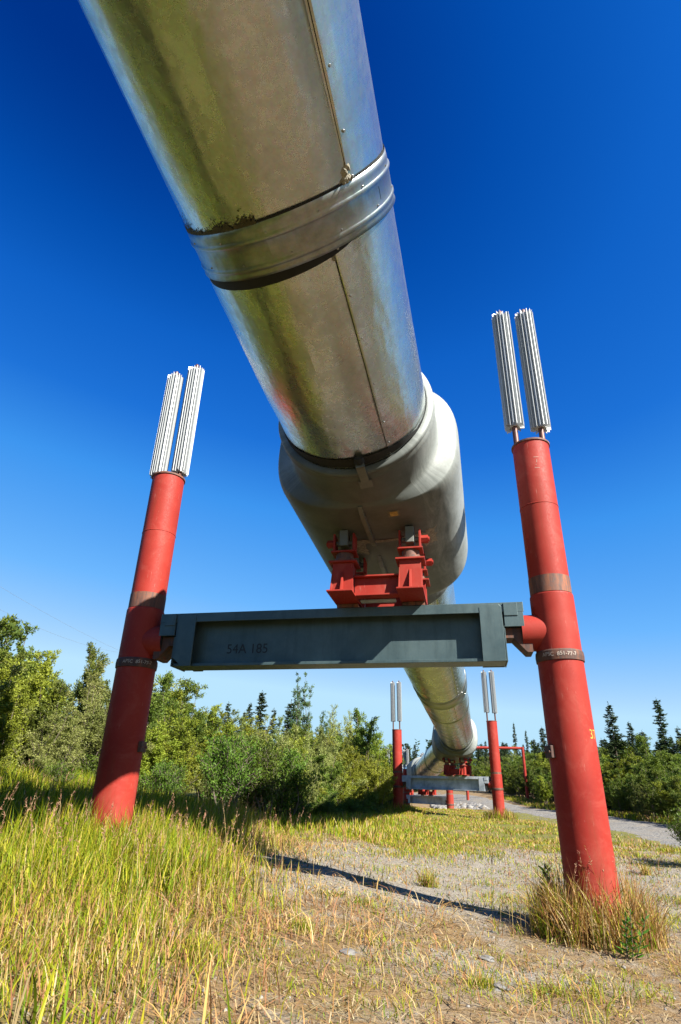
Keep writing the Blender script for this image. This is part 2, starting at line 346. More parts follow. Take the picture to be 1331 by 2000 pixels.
def jacket(y0,y1,seams,seed,R=RP):
    """one sheet metal jacket section; seams: angles in degrees where the sheet overlaps (step outward)"""
    c,d=cen((y0+y1)/2);u,w_=frame(d); L=y1-y0; ns=max(4,min(60,int(L/.15)))
    ang=[R_(s) for s in seams]
    rs=np.random.default_rng(seed); ph=rs.uniform(0,6.28,6)
    def rad(a_,s_):
        v=0; ed=float(sst(y0+.02,y0+.45,y0+(s_-seed*3.1-y0))*sst(y1-.30,y1-.80,s_-seed*3.1))
        for sa in ang:
            dd=(a_-sa+math.pi)%(2*math.pi)-math.pi      # positive = right of the seam
            if 0<=dd<.6: v+=(.005+.021*ed)*(1-dd/.6)**1.3              # overlapping sheet lifts off the seam
            if -.35<dd<0: v-=.005*ed*(1+dd/.35)*(1+math.sin(s_*3+ph[0]))
        v+=.0022*math.sin(3*a_+ph[1]+s_*.6)+.0015*math.sin(7*a_+ph[2]-s_*1.3)+.0012*math.sin(s_*2.1+ph[3]+2*a_)
        return v
    secs=[]
    p0,_=cen(y0+1e-4);p1,_=cen(y1-1e-4)
    for t in np.linspace(0,1,ns): secs.append((p0+(p1-p0)*t,u,w_,R,R,2,rad,y0+L*t+seed*3.1))
    mb=MB(); 
    # rings need vertices exactly at the seams: use a fine ring
    loft(mb,secs,n=240,extra=ang)
    jk=mb.build('jacket_section',M['pipe'],pipe_root,pc=True)
    for sa in ang:
        mg=MB();V=[]
        for k in range(ns):
            t=k/(ns-1); P=p0+(p1-p0)*t; wv=.004+.003*vnoise(t*L*2.3+seed,1.5)
            for da in (-wv/R,.002):
                a_=sa+da; V.append(P+(R+.0045+(.002 if da>0 else .0))*(math.cos(a_)*u+math.sin(a_)*w_)-K)
        mg.add(V,[(2*k,2*k+1,2*k+3,2*k+2) for k in range(ns-1)]); mg.build('seam_shadow_gap',M['black'],jk)  # black strip paints the shadow in the gap under the lap
    return jk
def ringpart(name,prof,mat,n=128,y_ref=None,tilt=0):
    """prof: (Y,radius) profile revolved about the pipe axis"""
    mb=MB();c,d=cen(y_ref if y_ref is not None else (prof[0][0]+prof[-1][0])/2);u,w_=frame(d)
    secs=[(cen(y)[0] if False else c+(y-c[1])/d[1]*d,u,w_,r,r,2,None,y) for y,r in prof]
    loft(mb,secs,n,tilt=tilt)
    return mb.build(name,mat,pipe_root,pc=True)
def on_pipe(Yv,adeg,R=RP,tilt=0):
    c,d=cen(Yv);u,w_=frame(d);a_=R_(adeg);nr=math.cos(a_)*u+math.sin(a_)*w_
    return c+nr*R-K-tilt*math.cos(a_+1.134)*d,nr,d
def bead(y,r,h=.012,wd=.017):
    return [(y-wd*1.3,r),(y-wd,r+h*.35),(y-wd*.5,r+h*.85),(y,r+h),(y+wd*.5,r+h*.85),(y+wd,r+h*.35),(y+wd*1.3,r)]
def crescent(y1,wmax,par,name,a0=-112,aw=62,base=.012,r=.014,tilt=0):  # black crescent paints a gap together with the shade under its lip
    mb=MB();V=[];n_=160
    for k in range(n_+1):
        a_=-205+k*225/n_; q=max(0,1-((a_-a0)/aw)**2)**.7; wv=base+wmax*q
        for yy in(y1-.03,y1+wv): p,nr,d=on_pipe(yy,a_,RP+r,tilt); V.append(p)
    mb.add(V,[(2*k,2*k+1,2*k+3,2*k+2) for k in range(n_)]); return mb.build(name,M['black'],par)
def joint_band(y0,y1,h=.016,tilt=0,near=False):
    r=RP+h
    prof=[(y0,RP-.01),(y0+.002,r-.004),(y0+.05,r)]+bead(y0+.105,r)+bead(y1-.065,r)+[(y1-.025,r+.002),(y1,r+.012),(y1+.001,RP-.02)]
    b=ringpart('joint_band',prof,M['band'],tilt=tilt)
    for yy in (y0+.075,y1-.10):
        for k in range(7):
            p,nr,d=on_pipe(yy,-170+k*27+(9 if yy>y0+.1 else 0),r,tilt); mb=MB(); mb.tube(p-nr*.002,p+nr*.008,.008,.005,n=6,smooth=False); mb.build('screw_head',M['bolt'],b)
    V=[];pcs=[]
    for k in range(9):
        for a_ in (-22,-19,-16,-13):
            p,nr,d=on_pipe(y0+.15+(y1-y0-.27)*k/8,a_,r+.002,tilt); V.append(p);pcs.append((a_*.01,k,0))
    for k in range(9):
        p,nr,d=on_pipe(y0+.15+(y1-y0-.27)*k/8,-22.05,r-.002,tilt);V.append(p);pcs.append((0,k,0))
    Fc=[(k*4+q,k*4+q+1,(k+1)*4+q+1,(k+1)*4+q) for k in range(8) for q in range(3)]
    mb=MB(); mb.add(V,[(36+k,k*4,(k+1)*4,37+k) for k in range(8)]); mb.build('lap_gap',M['black'],b)
    crescent(y1,.075,b,'band_gap_shade',tilt=tilt)
    if near: ringpart('upper_gap',[(y0-.012,RP+.010),(y0+.01,RP+.010)],M['black'],tilt=tilt).parent=b
    return b
jacket(-27,-21.5,(-42,-150),1); joint_band(-21.5,-21.1)
jacket(-21.5,-9.4,(-60,-150),2); joint_band(-9.4,-8.9)
jacket(-9.0,3.10,(-42.3,-138),3); joint_band(2.95,3.31,tilt=.21,near=True)
jacket(3.06,5.45,(-59.6,-160),4)
jacket(9.2,18.1,(-48,-160),5); joint_band(18.0,19.0,.022)
jacket(18.9,22.1,(-62,-150),6); ringpart('joint_band',[(21.95,RP)]+bead(22.0,RP+.004,.02,.03)+[(22.05,RP),(22.1,RP)],M['band'])
jacket(22.05,30.6,(-50,-165),7)
jacket(35.3,41.5,(-50,-150),8); ringpart('joint_band',[(41.3,RP)]+bead(41.4,RP+.01,.03,.08)+[(41.5,RP),(41.7,RP)],M['band'])
jacket(41.4,47.6,(-58,-150),9); jacket(51.4,57.9,(-58,-150),10); jacket(58.1,80,(-58,-150),11); jacket(80.1,110,(-58,-150),12)
# rivets along the seams of the nearest two sheets
def rivets(ys,adeg):
    y0_=(min(ys)-.3,max(ys)+.3)
    mb=MB()
    for y in ys:
        p,nr,d=on_pipe(y,adeg,RP+(.021 if y0_[0]+.4<y<y0_[1]-.4 else .012)); mb.tube(p-nr*.004,p+nr*.010,.011,.008,n=8,smooth=False)
    return mb.build('seam_rivets',M['bolt'],pipe_root)
rivets([-3,-2,-1,0,.9,1.78,2.14,2.48,2.75],-39.8); rivets([3.12,3.5,3.9,4.4,4.9,5.2],-57.6); rivets(np.arange(9.8,18,.45),-45); rivets(np.arange(22.5,30,.6),-46)
def crumbs(y,adeg,n,spread_a,spread_y,seed,size=.022,R=RP+.004):
    rs=np.random.default_rng(seed);mb=MB()
    for k in range(n):
        aa=adeg+rs.normal()*spread_a; yy=y-abs(rs.normal())*spread_y; p,nr,d=on_pipe(yy,aa,R)
        s=size*rs.uniform(.4,1.3); V=[];m=6
        t1=np.cross(nr,d)
        for q in range(m):
            t=q*6.283/m; rr_=s*rs.uniform(.6,1.3); V.append(p+rr_*(math.cos(t)*t1+math.sin(t)*d*rs.uniform(.6,1.4))-nr*.004)
        V.append(p+nr*s*rs.uniform(.25,.6)); mb.add(V,[(q,(q+1)%m,m) for q in range(m)])
    return mb.build('crumbled_foam',M['foam'],pipe_root)
def caulk(pts,rad=.02,seed=0):
    pass
crumbs(2.765,-43.5,40,1.6,.035,1,.034); crumbs(5.36,-60,20,1.0,.03,2,.02); crumbs(3.19,-60,8,.7,.02,4,.016)
# the grubby film of dirt on the underside ahead of the joint band
def dirt_film():
    rs=np.random.default_rng(3);mb=MB()
    for k in range(2000):
        aa=rs.uniform(-160,-92); env=(.15+.85*abs(math.sin(aa*.21)*math.sin(aa*.083+1)))*(.4+.6*vnoise(aa*.9,1.3)); lim=.13*env*(1.3 if aa<-135 else 1)
        yy=2.955-rs.exponential(.33)*lim; p,nr,d=on_pipe(yy,aa,RP+.011+rs.uniform(0,.001),.21); t1=np.cross(nr,d); s=rs.uniform(.003,.009)
        V=[p+s*rs.uniform(.6,1.4)*(math.cos(t)*t1+math.sin(t)*d) for t in np.arange(6)*1.047]
        mb.add(V,[tuple(range(6))])
    return mb.build('dirt_crust',plain('dirt crust',(.085,.075,.035),.95,0,.4,40),pipe_root)
dirt_film()

def sleeve(y0,y1,hw,hh,label=None):
    """the fat insulated casing round the pipe at a support"""
    pa,_=cen(y0);pb,_=cen(y1);d=(pb-pa)/np.linalg.norm(pb-pa);u,w_=frame(d);L=np.linalg.norm(pb-pa)
    yc=lambda t:pa+(pb-pa)*t
    secs=[];T=lambda m:m/L
    def S(t,a_,b_,ex=2): secs.append((yc(t),u,w_,a_,b_,ex,None,t*L))
    S(T(0),RP+.01,RP+.01);S(T(.0),RP+.075,RP+.075)
    for m,r in((.03,.09),(.06,.075),(.10,.075),(.13,.092),(.16,.078),(.40,.085),(.56,.09)): S(T(m),RP+r,RP+r)
    # nearly flat end face, then a rounded shoulder out to the full wide section
    SHO=[(.57+.07*q,.78*q) for q in (.25,.5,.75,1)]+[(.64+.20*(1-math.cos(q*math.pi/2)),.78+.22*math.sin(q*math.pi/2)) for q in np.linspace(.125,1,8)]
    for m,e_ in SHO: S(T(m),RP+.085+(hw-RP-.085)*e_,RP+.085+(hh-RP-.085)*e_,2+.75*e_)
    for t in np.linspace(T(.90),1-T(.90),8): S(t,hw,hh,2.75)
    for m,e_ in SHO[::-1]: S(1-T(m),RP+.085+(hw-RP-.085)*e_,RP+.085+(hh-RP-.085)*e_,2+.75*e_)
    for m,r in((.56,.09),(.40,.085),(.16,.078),(.13,.092),(.10,.075),(.03,.09),(0,.075),(0,.01)): S(1-T(m),RP+r,RP+r)
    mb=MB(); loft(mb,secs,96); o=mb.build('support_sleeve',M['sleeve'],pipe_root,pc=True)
    # dark gap ring where the jacket enters
    return o,(pa,pb,d,u,w_,L)
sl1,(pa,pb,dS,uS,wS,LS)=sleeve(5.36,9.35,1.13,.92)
def sl_pt(m,lat,off=0,hh=.92,hw=1.13,ex=2.75):
    """point under the sleeve: m metres along, lat metres right of the centre line"""
    z=-hh*(1-(abs(lat)/hw)**ex)**(1/ex); return pa+dS*m+uS*lat+wS*(z-off)-K
def under_strip(m0,m1,lat,wd,dep):
    mb=MB();V=[]
    for k in range(11):
        m=m0+(m1-m0)*k/10; taper=min(1,k/1.5,(10-k)/1.5)
        for l_,o_ in ((-wd,-.004),(-wd,dep*taper+.004),(wd,dep*taper+.004),(wd,-.004)): V.append(sl_pt(m,lat+l_,o_))
    Fc=[(k*4+q,k*4+(q+1)%4,(k+1)*4+(q+1)%4,(k+1)*4+q) for k in range(10) for q in range(4)]+[(3,2,1,0),(40,41,42,43)]
    mb.add(V,Fc); return mb
under_strip(.62,1.62,-.03,.026,.05).build('seam_flange',M['casing'],sl1)
under_strip(1.9,3.2,-.03,.026,.05).build('seam_flange',M['casing'],sl1)
def patch(m0,m1,l0,l1,off,mat,name,par,jag=0,seed=0):
    rs=np.random.default_rng(seed); mb=MB(); V=[];nn=8
    for a_ in range(nn+1):
        for b_ in range(nn+1):
            m=m0+(m1-m0)*a_/nn; l_=l0+(l1-l0)*b_/nn
            if jag and (a_ in(0,nn) or b_ in (0,nn)): m+=rs.normal()*jag; l_+=rs.normal()*jag
            V.append(sl_pt(m,l_,off))
    mb.add(V,[(a_*(nn+1)+b_,a_*(nn+1)+b_+1,(a_+1)*(nn+1)+b_+1,(a_+1)*(nn+1)+b_) for a_ in range(nn) for b_ in range(nn)])
    return mb.build(name,mat,par)
patch(.78,.92,.26,.40,.004,plain('faded sticker edge',(.22,.20,.15),.8),'sticker_backing',sl1); 
stk=patch(.80,.90,.285,.375,.007,M['stick'],'warning_sticker',sl1)
patch(1.45,1.80,.60,.76,.005,M['foam'],'foam_patch',sl1,.022,4); patch(1.45,1.8,-.26,-.14,.005,M['foam'],'foam_patch',sl1,.025,5)
patch(1.45,1.52,-.25,.6,.006,M['foam'],'foam_patch',sl1,.012,6)
# clip hanging at the sleeve mouth
p,nr,d=on_pipe(5.33,-82,RP+.02); t1=np.cross(nr,d); mb=MB()
def obox(mb,c,ax,hs):
    V=[c+sx*ax[0]*hs[0]+sy*ax[1]*hs[1]+sz*ax[2]*hs[2] for sz in(-1,1) for sx,sy in((-1,-1),(1,-1),(1,1),(-1,1))]; mb.hexa(V)
obox(mb,p+d*.10+nr*.082,(t1,d,nr),(.045,.14,.008)); obox(mb,p-d*.04+nr*.04,(t1,d,nr),(.045,.01,.05)); obox(mb,p+d*.26+nr*.084,(t1,d,nr),(.07,.06,.004))
mb.build('strap_clip',M['casing'],sl1); mb=MB(); mb.tube(p-d*.045+nr*.02,p-d*.10-nr*.0,.055,.05,n=16); mb.build('clip_hole',M['black'],sl1)
crescent(5.40,-.11,sl1,'sleeve_gap',-100,70,-.05)  # mouth gap with its shade painted in black
sl2,_=sleeve(30.6,35.3,1.12,1.02); ringpart('sleeve_gap',[(30.5,RP+.013),(30.62,RP+.013)],M['black'])
sl3,_=sleeve(47.5,51.5,1.05,.98); sl4,_=sleeve(56.6,59.4,1.05,.98)

# ---------------------------------------------------------------- bents: posts, crossbeam, saddle
def text_mesh(body,size):
    c=bpy.data.curves.new('lettering','FONT'); c.body=body; c.size=size; c.fill_mode='FRONT' if hasattr(c,'fill_mode') else c.fill_mode
    c.align_x='CENTER'; c.align_y='CENTER'; o=bpy.data.objects.new('lettering',c); col.objects.link(o)
    me=bpy.data.meshes.new_from_object(o.evaluated_get(bpy.context.evaluated_depsgraph_get())); bpy.data.objects.remove(o); 
    return me
def text_on(name,body,size,fn,mat,parent,thin=1.0,jit=0):
    """fn maps flat (x,y) to a point of the surface"""
    me=text_mesh(body,size); import bmesh
    bm=bmesh.new(); bm.from_mesh(me)
    for _ in range(2):
        bmesh.ops.subdivide_edges(bm,edges=[e for e in bm.edges if e.calc_length()>size*.25],cuts=1)
    for v in bm.verts:
        v.co=Vector(fn(v.co.x*thin,v.co.y+(jit*math.sin(v.co.x*37)+jit*.5*math.sin(v.co.x*91))))
    bm.to_mesh(me); bm.free(); me.materials.clear(); me.name=name
    return link(name,me,parent,mat)
def radiator(root,x,y,z0,z1,r,nf,seed,tube_from):
    rs=np.random.default_rng(seed); mb=MB(); core=r*.5
    mb.tube((x,y,z0+.01),(x,y,z1-.01),core,n=20)
    for k in range(nf):
        a_=2*math.pi*(k+.3)/nf+rs.normal()*.02; c,s=math.cos(a_),math.sin(a_); th=r*.028
        za=z0+rs.uniform(-.02,.02); zb=z1+rs.uniform(-.022,.022); rr_=r*rs.uniform(.94,1.03)
        P=lambda q,t,z:(x+q*c-t*s,y+q*s+t*c,z)
        mb.hexa([P(core*.9,-th,za),P(rr_,-th,za),P(rr_,th,za),P(core*.9,th,za),P(core*.9,-th,zb),P(rr_,-th,zb-.01),P(rr_,th,zb-.01),P(core*.9,th,zb)])
    o=mb.build('radiator_fins',M['fin'],root)
    t=MB(); tr=r*.27; t.tube((x,y,tube_from),(x,y,z1+.05),tr,n=18)
    t.lathe([(tr,z1+.05),(tr*.9,z1+.075),(tr*.6,z1+.095),(.001,z1+.102)],16,(x,y))
    t.build('heat_pipe',M['heat'],o); return o
def post(P,topz,ang,side,s,rad,fins,label,group,detail,stub_z,beam_end,bands,fin_gap=(.035,.27)):
    """side=+1: right post (stub points to -x).  z values are metres above the eye, converted here"""
    gx=float(G(P[0],P[1])); root=empty('support_post',(P[0],P[1],gx),ang,label=label,cat='pipeline post',group=group)
    zz=lambda z:z+EYE-gx
    rU,rL=rad*1.0,rad*1.06
    stepz,rust0,rust1,weld0,weld1=[zz(b) for b in bands]
    mb=MB(); mb.lathe([(rU,stepz-.3),(rU,zz(topz)-.02)],48); mb.lathe([(rL,-.6),(rL,weld0)],48); mb.lathe([(rL,weld1),(rL,stepz-.012),(rL-.004,stepz),(rU-.004,stepz+.002)],48)
    if detail: 
        zw=zz(topz)-1.0
    mb.build('shaft',M['red'],root)
    mb=MB(); mb.lathe([(rU+.004,rust0),(rU+.004,rust1)],48); mb.build('rust_band',M['rust'],root)
    mb=MB(); mb.lathe([(rL,weld0-.004),(rL+.012,weld0),(rL+.016,weld0+(weld1-weld0)*.5),(rL+.012,weld1-.012),(rL+.006,weld1),(rL,weld1+.004)],48); wc=mb.build('weld_collar',M['rust_shade'],root)
    mb=MB(); zt=zz(topz); mb.lathe([(rU,zt-.03),(rU+.014,zt-.028),(rU+.014,zt-.004),(rU+.004,zt),(.001,zt+.004)],48); mb.build('top_cap',M['rust'],root)
    if detail:
        mb=MB(); zl=zt-.92; mb.lathe([(rU,zl-.008),(rU+.004,zl-.004),(rU+.004,zl+.004),(rU,zl+.008)],48); mb.build('weld_seam',M['red'],root)
    # stub arm toward the beam, with its open dark end
    xe=-side*beam_end; sz=zz(stub_z); rs_=.205*s; mb=MB(); mb.tube((0,0,sz),(xe,0,sz),rs_,n=40,caps=False); mb.tube((xe+side*.05,0,sz),(xe+side*.02,0,sz),rs_*.98,n=40)
    st=mb.build('stub_arm',M['red'],root); mb=MB(); mb.tube((xe+side*.0,0,sz),(xe+side*.03,0,sz),rs_*.93,n=40); mb.build('stub_opening',M['black'],st)
    # small box on the side facing the beam
    zb=zz(.36 if s==1 else .3); mb=MB(); a_=R_(2 if side<0 else 200); c,sn=math.cos(a_),math.sin(a_)
    if detail:
        V=[]
        for z in(zb-.065,zb+.055):
            for q,t in((rL-.01,-.07),(rL+.035,-.07),(rL+.035,.07),(rL-.01,.07)): V.append((q*c-t*sn,q*sn+t*c,z))
        mb.hexa(V); ip=mb.build('identity_plate',M['rust_shade'],root,.006)
        mb=MB()
        for q in(-.05,.05):
            p_=np.array([(rL+.034)*c-q*sn,(rL+.034)*sn+q*c,zb-.005]); mb.tube(p_,p_+np.array([c,sn,0])*.014,.012,n=6,smooth=False)
        mb.build('plate_bolts',M['rust'],ip)
    # radiators
    for k,(x,fl,dz) in enumerate(fins):
        radiator(root,x,.02*(1 if k else -1),zt+dz,zt+dz+fl,(.134 if side>0 else .126)*s,17,int(k+side*3+10*s+P[0]*7)&255,zt-.02)
    return root,zz,wc,rL,rU
def bent(PL,PR,tops,bt,s,rad,fl,fr,labels,beam_label,saddle_label,idx,beammat,saddle_x,depth=.66,groups=('red posts carrying the pipeline','crossbeams under the pipeline','red pipe saddles')):
    PL=np.array(PL);PR=np.array(PR); ang=math.atan2(PR[1]-PL[1],PR[0]-PL[0]); S=np.hypot(*(PR-PL)); C=(PL+PR)/2; half=S/2
    det=idx<=2
    e=half-2.2*s
    out=[]
    for side,P,top,fins,lab in((-1,PL,tops[0],fl,labels[0]),(1,PR,tops[1],fr,labels[1])):
        b=(bt+.10,bt+.11,bt+.31,bt-.66,bt-.55) if idx==1 else (bt+.12,bt+.13,bt+.22,bt-.6,bt-.5)
        out.append(post(P,top,ang,side,s,rad,fins,lab,groups[0],det,bt-.32*s,e,b))
    # crossbeam: root at ground level under the middle of the beam
    g=float(G(C[0],C[1])); zt=bt+EYE
    root=empty('crossbeam',(C[0],C[1],zt),ang,label=beam_label,cat='crossbeam',group=groups[1])
    fw=.19*s; dp=depth*s; tf=.115*s; xl=2.0*s; xt=2.24*s
    mb=MB(); mb.prism([(-xt,-dp*.43),(-xl+.02,-dp*.43),(-xl+.02,-dp+.02),(xl-.02,-dp+.02),(xl-.02,-dp*.43),(xt,-dp*.43),(xt,-.01),(-xt,-.01)],1,-.012*s,.012*s); 
    web=mb.build('web',beammat,root)
    mb=MB(); mb.prism([(-fw,-.0),(-fw,-tf),(-fw+.018,-tf),(-fw+.018,-.022),(fw-.018,-.022),(fw-.018,-tf),(fw,-tf),(fw,0)],0,-xt,xt); mb.build('top_flange',beammat,root,.004)
    mb=MB(); mb.box(-xl,xl,-fw+.035,fw-.035,-dp,-dp+.035*s); mb.build('bottom_flange',beammat,root,.004)
    if det:
        mb=MB()
        for f in(-1,1): mb.tube((-xl+.02,f*.018,-dp+.036*s),(xl-.02,f*.018,-dp+.036*s),.009,n=6); mb.tube((-xl+.02,f*.018,-.03),(xl-.02,f*.018,-.03),.009,n=6)
        mb.build('weld_bead',beammat,root)
    for sd in(-1,1):
        # end stiffener: folded plate closing the flange edges on both faces
        mb=MB(); x0,x1=sorted((sd*(xl-.25*s),sd*(xl+.0)))
        for f in(-1,1):
            yo=f*(fw+.004); yi=f*(fw-.012); 
            if sd<0: V2=[(x0,-.06*s),(x1,-.06*s),(x1-.05*s,-.03),(x0,-.01)]
            ya,yb=sorted((yo,yi+f*0)); 
            poly=[(x0,-dp-.004 if sd>0 else -dp+.10*s),(x0+(.0 if sd>0 else .12*s),-dp-.004),(x1,-dp-.004),(x1,-.05*s),(x1-.03*s,-.02*s),(x0+.03*s,-.02*s),(x0,-.05*s)]
            if f<0: mb.prism(poly[::1],1,ya-.003,yb)
            else: mb.prism(poly,1,ya,yb+.003)
        mb.build('end_stiffener',beammat,root,.003)
        mb=MB(); xx=sd*(xl+.003); a_,b_=sorted((xx,xx+sd*.014)); mb.box(a_,b_,-fw-.004,fw+.004,-dp-.006,-.3*s); mb.build('end_plate',beammat,root,.003)
        # coped tail box resting against the stub
        mb=MB(); a_,b_=sorted((sd*(xl+.018),sd*(xt-.01))); mb.box(a_,b_,-fw-.012,-fw+.006,-.285*s,-tf-.004); mb.box(a_,b_,fw-.006,fw+.012,-.285*s,-tf-.004); mb.box(a_,b_,-fw+.006,fw-.006,-.28*s,-.262*s)
        mb.build('tail_plate',beammat,root,.003)
        mb=MB(); a_,b_=sorted((sd*(xt-.22*s),sd*(xt-.07*s))); mb.box(a_,b_,-fw-.022,-fw-.003,-.16*s,-.01); mb.build('tail_clip',beammat,root,.003)
        mb=MB(); poly=[(sd*(xl+.02),-.29*s),(sd*(xt+.06),-.29*s),(sd*(xt+.06),-.56*s),(sd*(xt-.0),-.56*s),(sd*(xt-.14*s),-.40*s),(sd*(xl+.02),-.40*s)]
        if sd<0: poly=poly[::-1]
        mb.prism(poly[::-1],1,-fw*.75,fw*.75); mb.build('stub_bracket',M['rust_shade'],root)  # dark rust colour paints in the shade of this recess
    # saddle
    sx=saddle_x; rt=empty('pipe_saddle',(C[0]+math.cos(ang)*sx,C[1]+math.sin(ang)*sx,zt),ang,label=saddle_label,cat='pipe saddle',group=groups[2])
    hx=.40*s; red=M['redsaddle']
    for sd in(-1,1):
        cx=sd*hx
        mb=MB(); mb.box(cx-.15*s,cx+.15*s,-.70*s,.70*s,.052,.072); mb.build('skid_plate',red,rt,.004)
        mb=MB(); mb.box(cx-.13*s,cx+.13*s,-.19*s,.19*s,.004,.047); mb.build('slide_pad',M['rust'],rt)
        for fy in(-1,1):
            y0=fy*.40*s; w1=.125*s; zb,zt_=.073,.46*s
            mb=MB(); # tapered hollow leg with flange faces
            mb.box(cx-w1,cx+w1,y0-.11*s,y0-.09*s,zb,zt_); mb.box(cx-w1,cx+w1,y0+.09*s,y0+.11*s,zb,zt_); mb.box(cx-w1+.01,cx-w1+.03,y0-.089*s,y0+.089*s,zb,zt_); mb.box(cx+w1-.03,cx+w1-.01,y0-.089*s,y0+.089*s,zb,zt_)
            mb.hexa([(cx-w1-.02,y0-.16*s,zb),(cx-w1-.0,y0-.16*s,zb),(cx-w1-.0,y0-.02,zb),(cx-w1-.02,y0-.02,zb),(cx-w1-.004,y0-.112*s,zb+.3*s),(cx-w1-.0,y0-.112*s,zb+.3*s),(cx-w1,y0-.02,zb+.3*s),(cx-w1-.004,y0-.02,zb+.3*s)])
            # front gusset rib
            mb.hexa([(cx-.012,y0-.22*s,zb),(cx+.012,y0-.22*s,zb),(cx+.012,y0-.111*s,zb),(cx-.012,y0-.111*s,zb),(cx-.012,y0-.115*s,zb+.27*s),(cx+.012,y0-.115*s,zb+.27*s),(cx+.012,y0-.111*s,zb+.27*s),(cx-.012,y0-.111*s,zb+.27*s)])
            lg=mb.build('leg',red,rt,.004)
            mb=MB(); mb.box(cx-.17*s,cx+.17*s,y0-.15*s,y0+.15*s,zt_+.001,zt_+.022*s); mb.build('leg_plate',red,lg,.003)
            mb=MB(); mb.lathe([(.13*s,zt_+.023*s),(.13*s,zt_+.06*s),(.105*s,zt_+.062*s),(.105*s,zt_+.14*s)],28,(cx,y0)); mb.build('bearing_neck',M['rust'],lg)
            mb=MB(); z2=zt_+.141*s; mb.box(cx-.15*s,cx+.15*s,y0-.12*s,y0+.12*s,z2,z2+.02*s)
            for q in(-1,1): mb.box(cx+q*.12*s-.012,cx+q*.12*s+.012,y0-.09*s,y0+.09*s,z2+.02*s,z2+.25*s)
            mb.build('top_bracket',red,lg,.003)
            mb=MB(); zc=z2+.15*s; xo=cx+sd*.132*s; mb.tube((xo,y0,zc),(xo+sd*.085*s,y0,zc),.052*s,n=6,smooth=False); mb.tube((xo+sd*.085*s,y0,zc),(xo+sd*.10*s,y0,zc),.03*s,n=10); mb.build('hex_bolt',red,lg,.004)
            mb=MB(); mb.tube((cx-sd*.10*s,y0,zc),(xo-sd*.03*s,y0,zc),.035*s,n=14); mb.prism([(y0-.10*s,zc-.06*s),(y0+.10*s,zc-.06*s),(y0+.10*s,zc+.14*s),(y0-.10*s,zc+.14*s)],0,cx-.05*s,cx+.05*s); mb.build('pipe_lug',M['casing'],lg,.004)
    for fy in(-1,1):
        y0=fy*.40*s; mb=MB(); xa,xb=-hx+.126*s,hx-.126*s
        mb.box(xa,xb,y0-.008,y0+.008,.08*s,.29*s); mb.box(xa,xb,y0-.07*s,y0+.07*s,.291*s,.31*s); mb.box(xa,xb,y0-.07*s,y0+.07*s,.06*s,.079*s); mb.build('cross_channel',red,rt,.003)
    mb=MB(); mb.box(-.22*s,.2*s,-.30*s,-.22*s,.036,.058); mb.build('tie_strip',M['beam2'],rt,.003)
    return root,web,out,rt,ang,C,zt
PL1,PR1=(-2.573,7.542),(2.486,6.451)
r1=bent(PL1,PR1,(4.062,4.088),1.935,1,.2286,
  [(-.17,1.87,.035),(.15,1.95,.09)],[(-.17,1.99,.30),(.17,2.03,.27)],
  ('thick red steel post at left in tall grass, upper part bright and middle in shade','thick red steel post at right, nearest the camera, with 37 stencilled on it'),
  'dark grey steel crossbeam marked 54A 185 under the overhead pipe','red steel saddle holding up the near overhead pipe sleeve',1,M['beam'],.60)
root1,web1,posts1,sad1,ang1,C1,zt1=r1
def webmap(cx,cz):
    return lambda x,y:(cx+x,-.0155,cz+y)
# stencilled number on the web
bx=[(-1.459+-.856)/2+.06]; text_on('stencil_number','54A 185',.168,lambda x,y:(-1.10+x,-.0150,1.50+EYE-zt1+y),M['ink'],root1,.95)
text_on('chalk_marks','185\nW14\n54A',.05,lambda x,y:(1.84+x,-.1745,-.33+y),plain('faint chalk',(.30,.34,.34),.8),root1,.9)
for (rt,zz,wc,rL,rU),side in zip(posts1,(-1,1)):
    P=PL1 if side<0 else PR1; az=math.atan2(-P[1],-P[0])-ang1          # direction to the camera, local angle
    rc=rL+.0185; zc=zz(1.935-.605)
    f=lambda x,y,rc=rc,az=az,zc=zc:(rc*math.cos(az+x/rc),rc*math.sin(az+x/rc),zc+y)
    text_on('chalk_lettering','APSC  851-77-7',.058,f,M['chalk'],wc,1.0,.003)
rt,zz,wc,rL,rU=posts1[1]
az=math.atan2(-PR1[1],-PR1[0])-ang1+R_(62); rc=rL+.002; z37=zz(.52)
text_on('stencil_number','37',.13,lambda x,y:(rc*math.cos(az+x/rc),rc*math.sin(az+x/rc),z37+y),M['yel'],rt,.85)
az2=math.atan2(-PR1[1],-PR1[0])-ang1+R_(14); rc2=rU+.002
text_on('chalk_scribble','| ~ . |',.07,lambda x,y:(rc2*math.cos(az2+y/rc2),rc2*math.sin(az2+y/rc2),zz(3.72)-x*1.3),plain('pale scuff',(.62,.35,.28),.8),rt,.9)

def atd(px,py,d):
    r=ray3(px,py); return (float(r[0]*d),float(r[1]*d),float(r[2]*d))
L2=atd(777,1500,34.5);Rr2=atd(970,1520,32.6)
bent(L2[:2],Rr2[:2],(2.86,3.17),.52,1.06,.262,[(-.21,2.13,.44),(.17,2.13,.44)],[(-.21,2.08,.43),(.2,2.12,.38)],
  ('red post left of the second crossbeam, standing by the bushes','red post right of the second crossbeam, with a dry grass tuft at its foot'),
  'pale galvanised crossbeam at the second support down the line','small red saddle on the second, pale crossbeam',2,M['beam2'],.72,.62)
L3=atd(794,1530,51.5);R3=atd(877.7,1530,48.5)
bent(L3[:2],R3[:2],(1.27,1.2),-.62,.95,.25,[(-.15,1.3,.12),(.2,1.35,.12)],[(-.15,1.3,.12),(.17,1.3,.12)],
  ('red post behind the left post of the second support','short red post seen below the second crossbeam'),
  'third crossbeam, low over the grass below the second one','distant red saddle on the third, lowest crossbeam',3,M['beam2'],.0,.62)
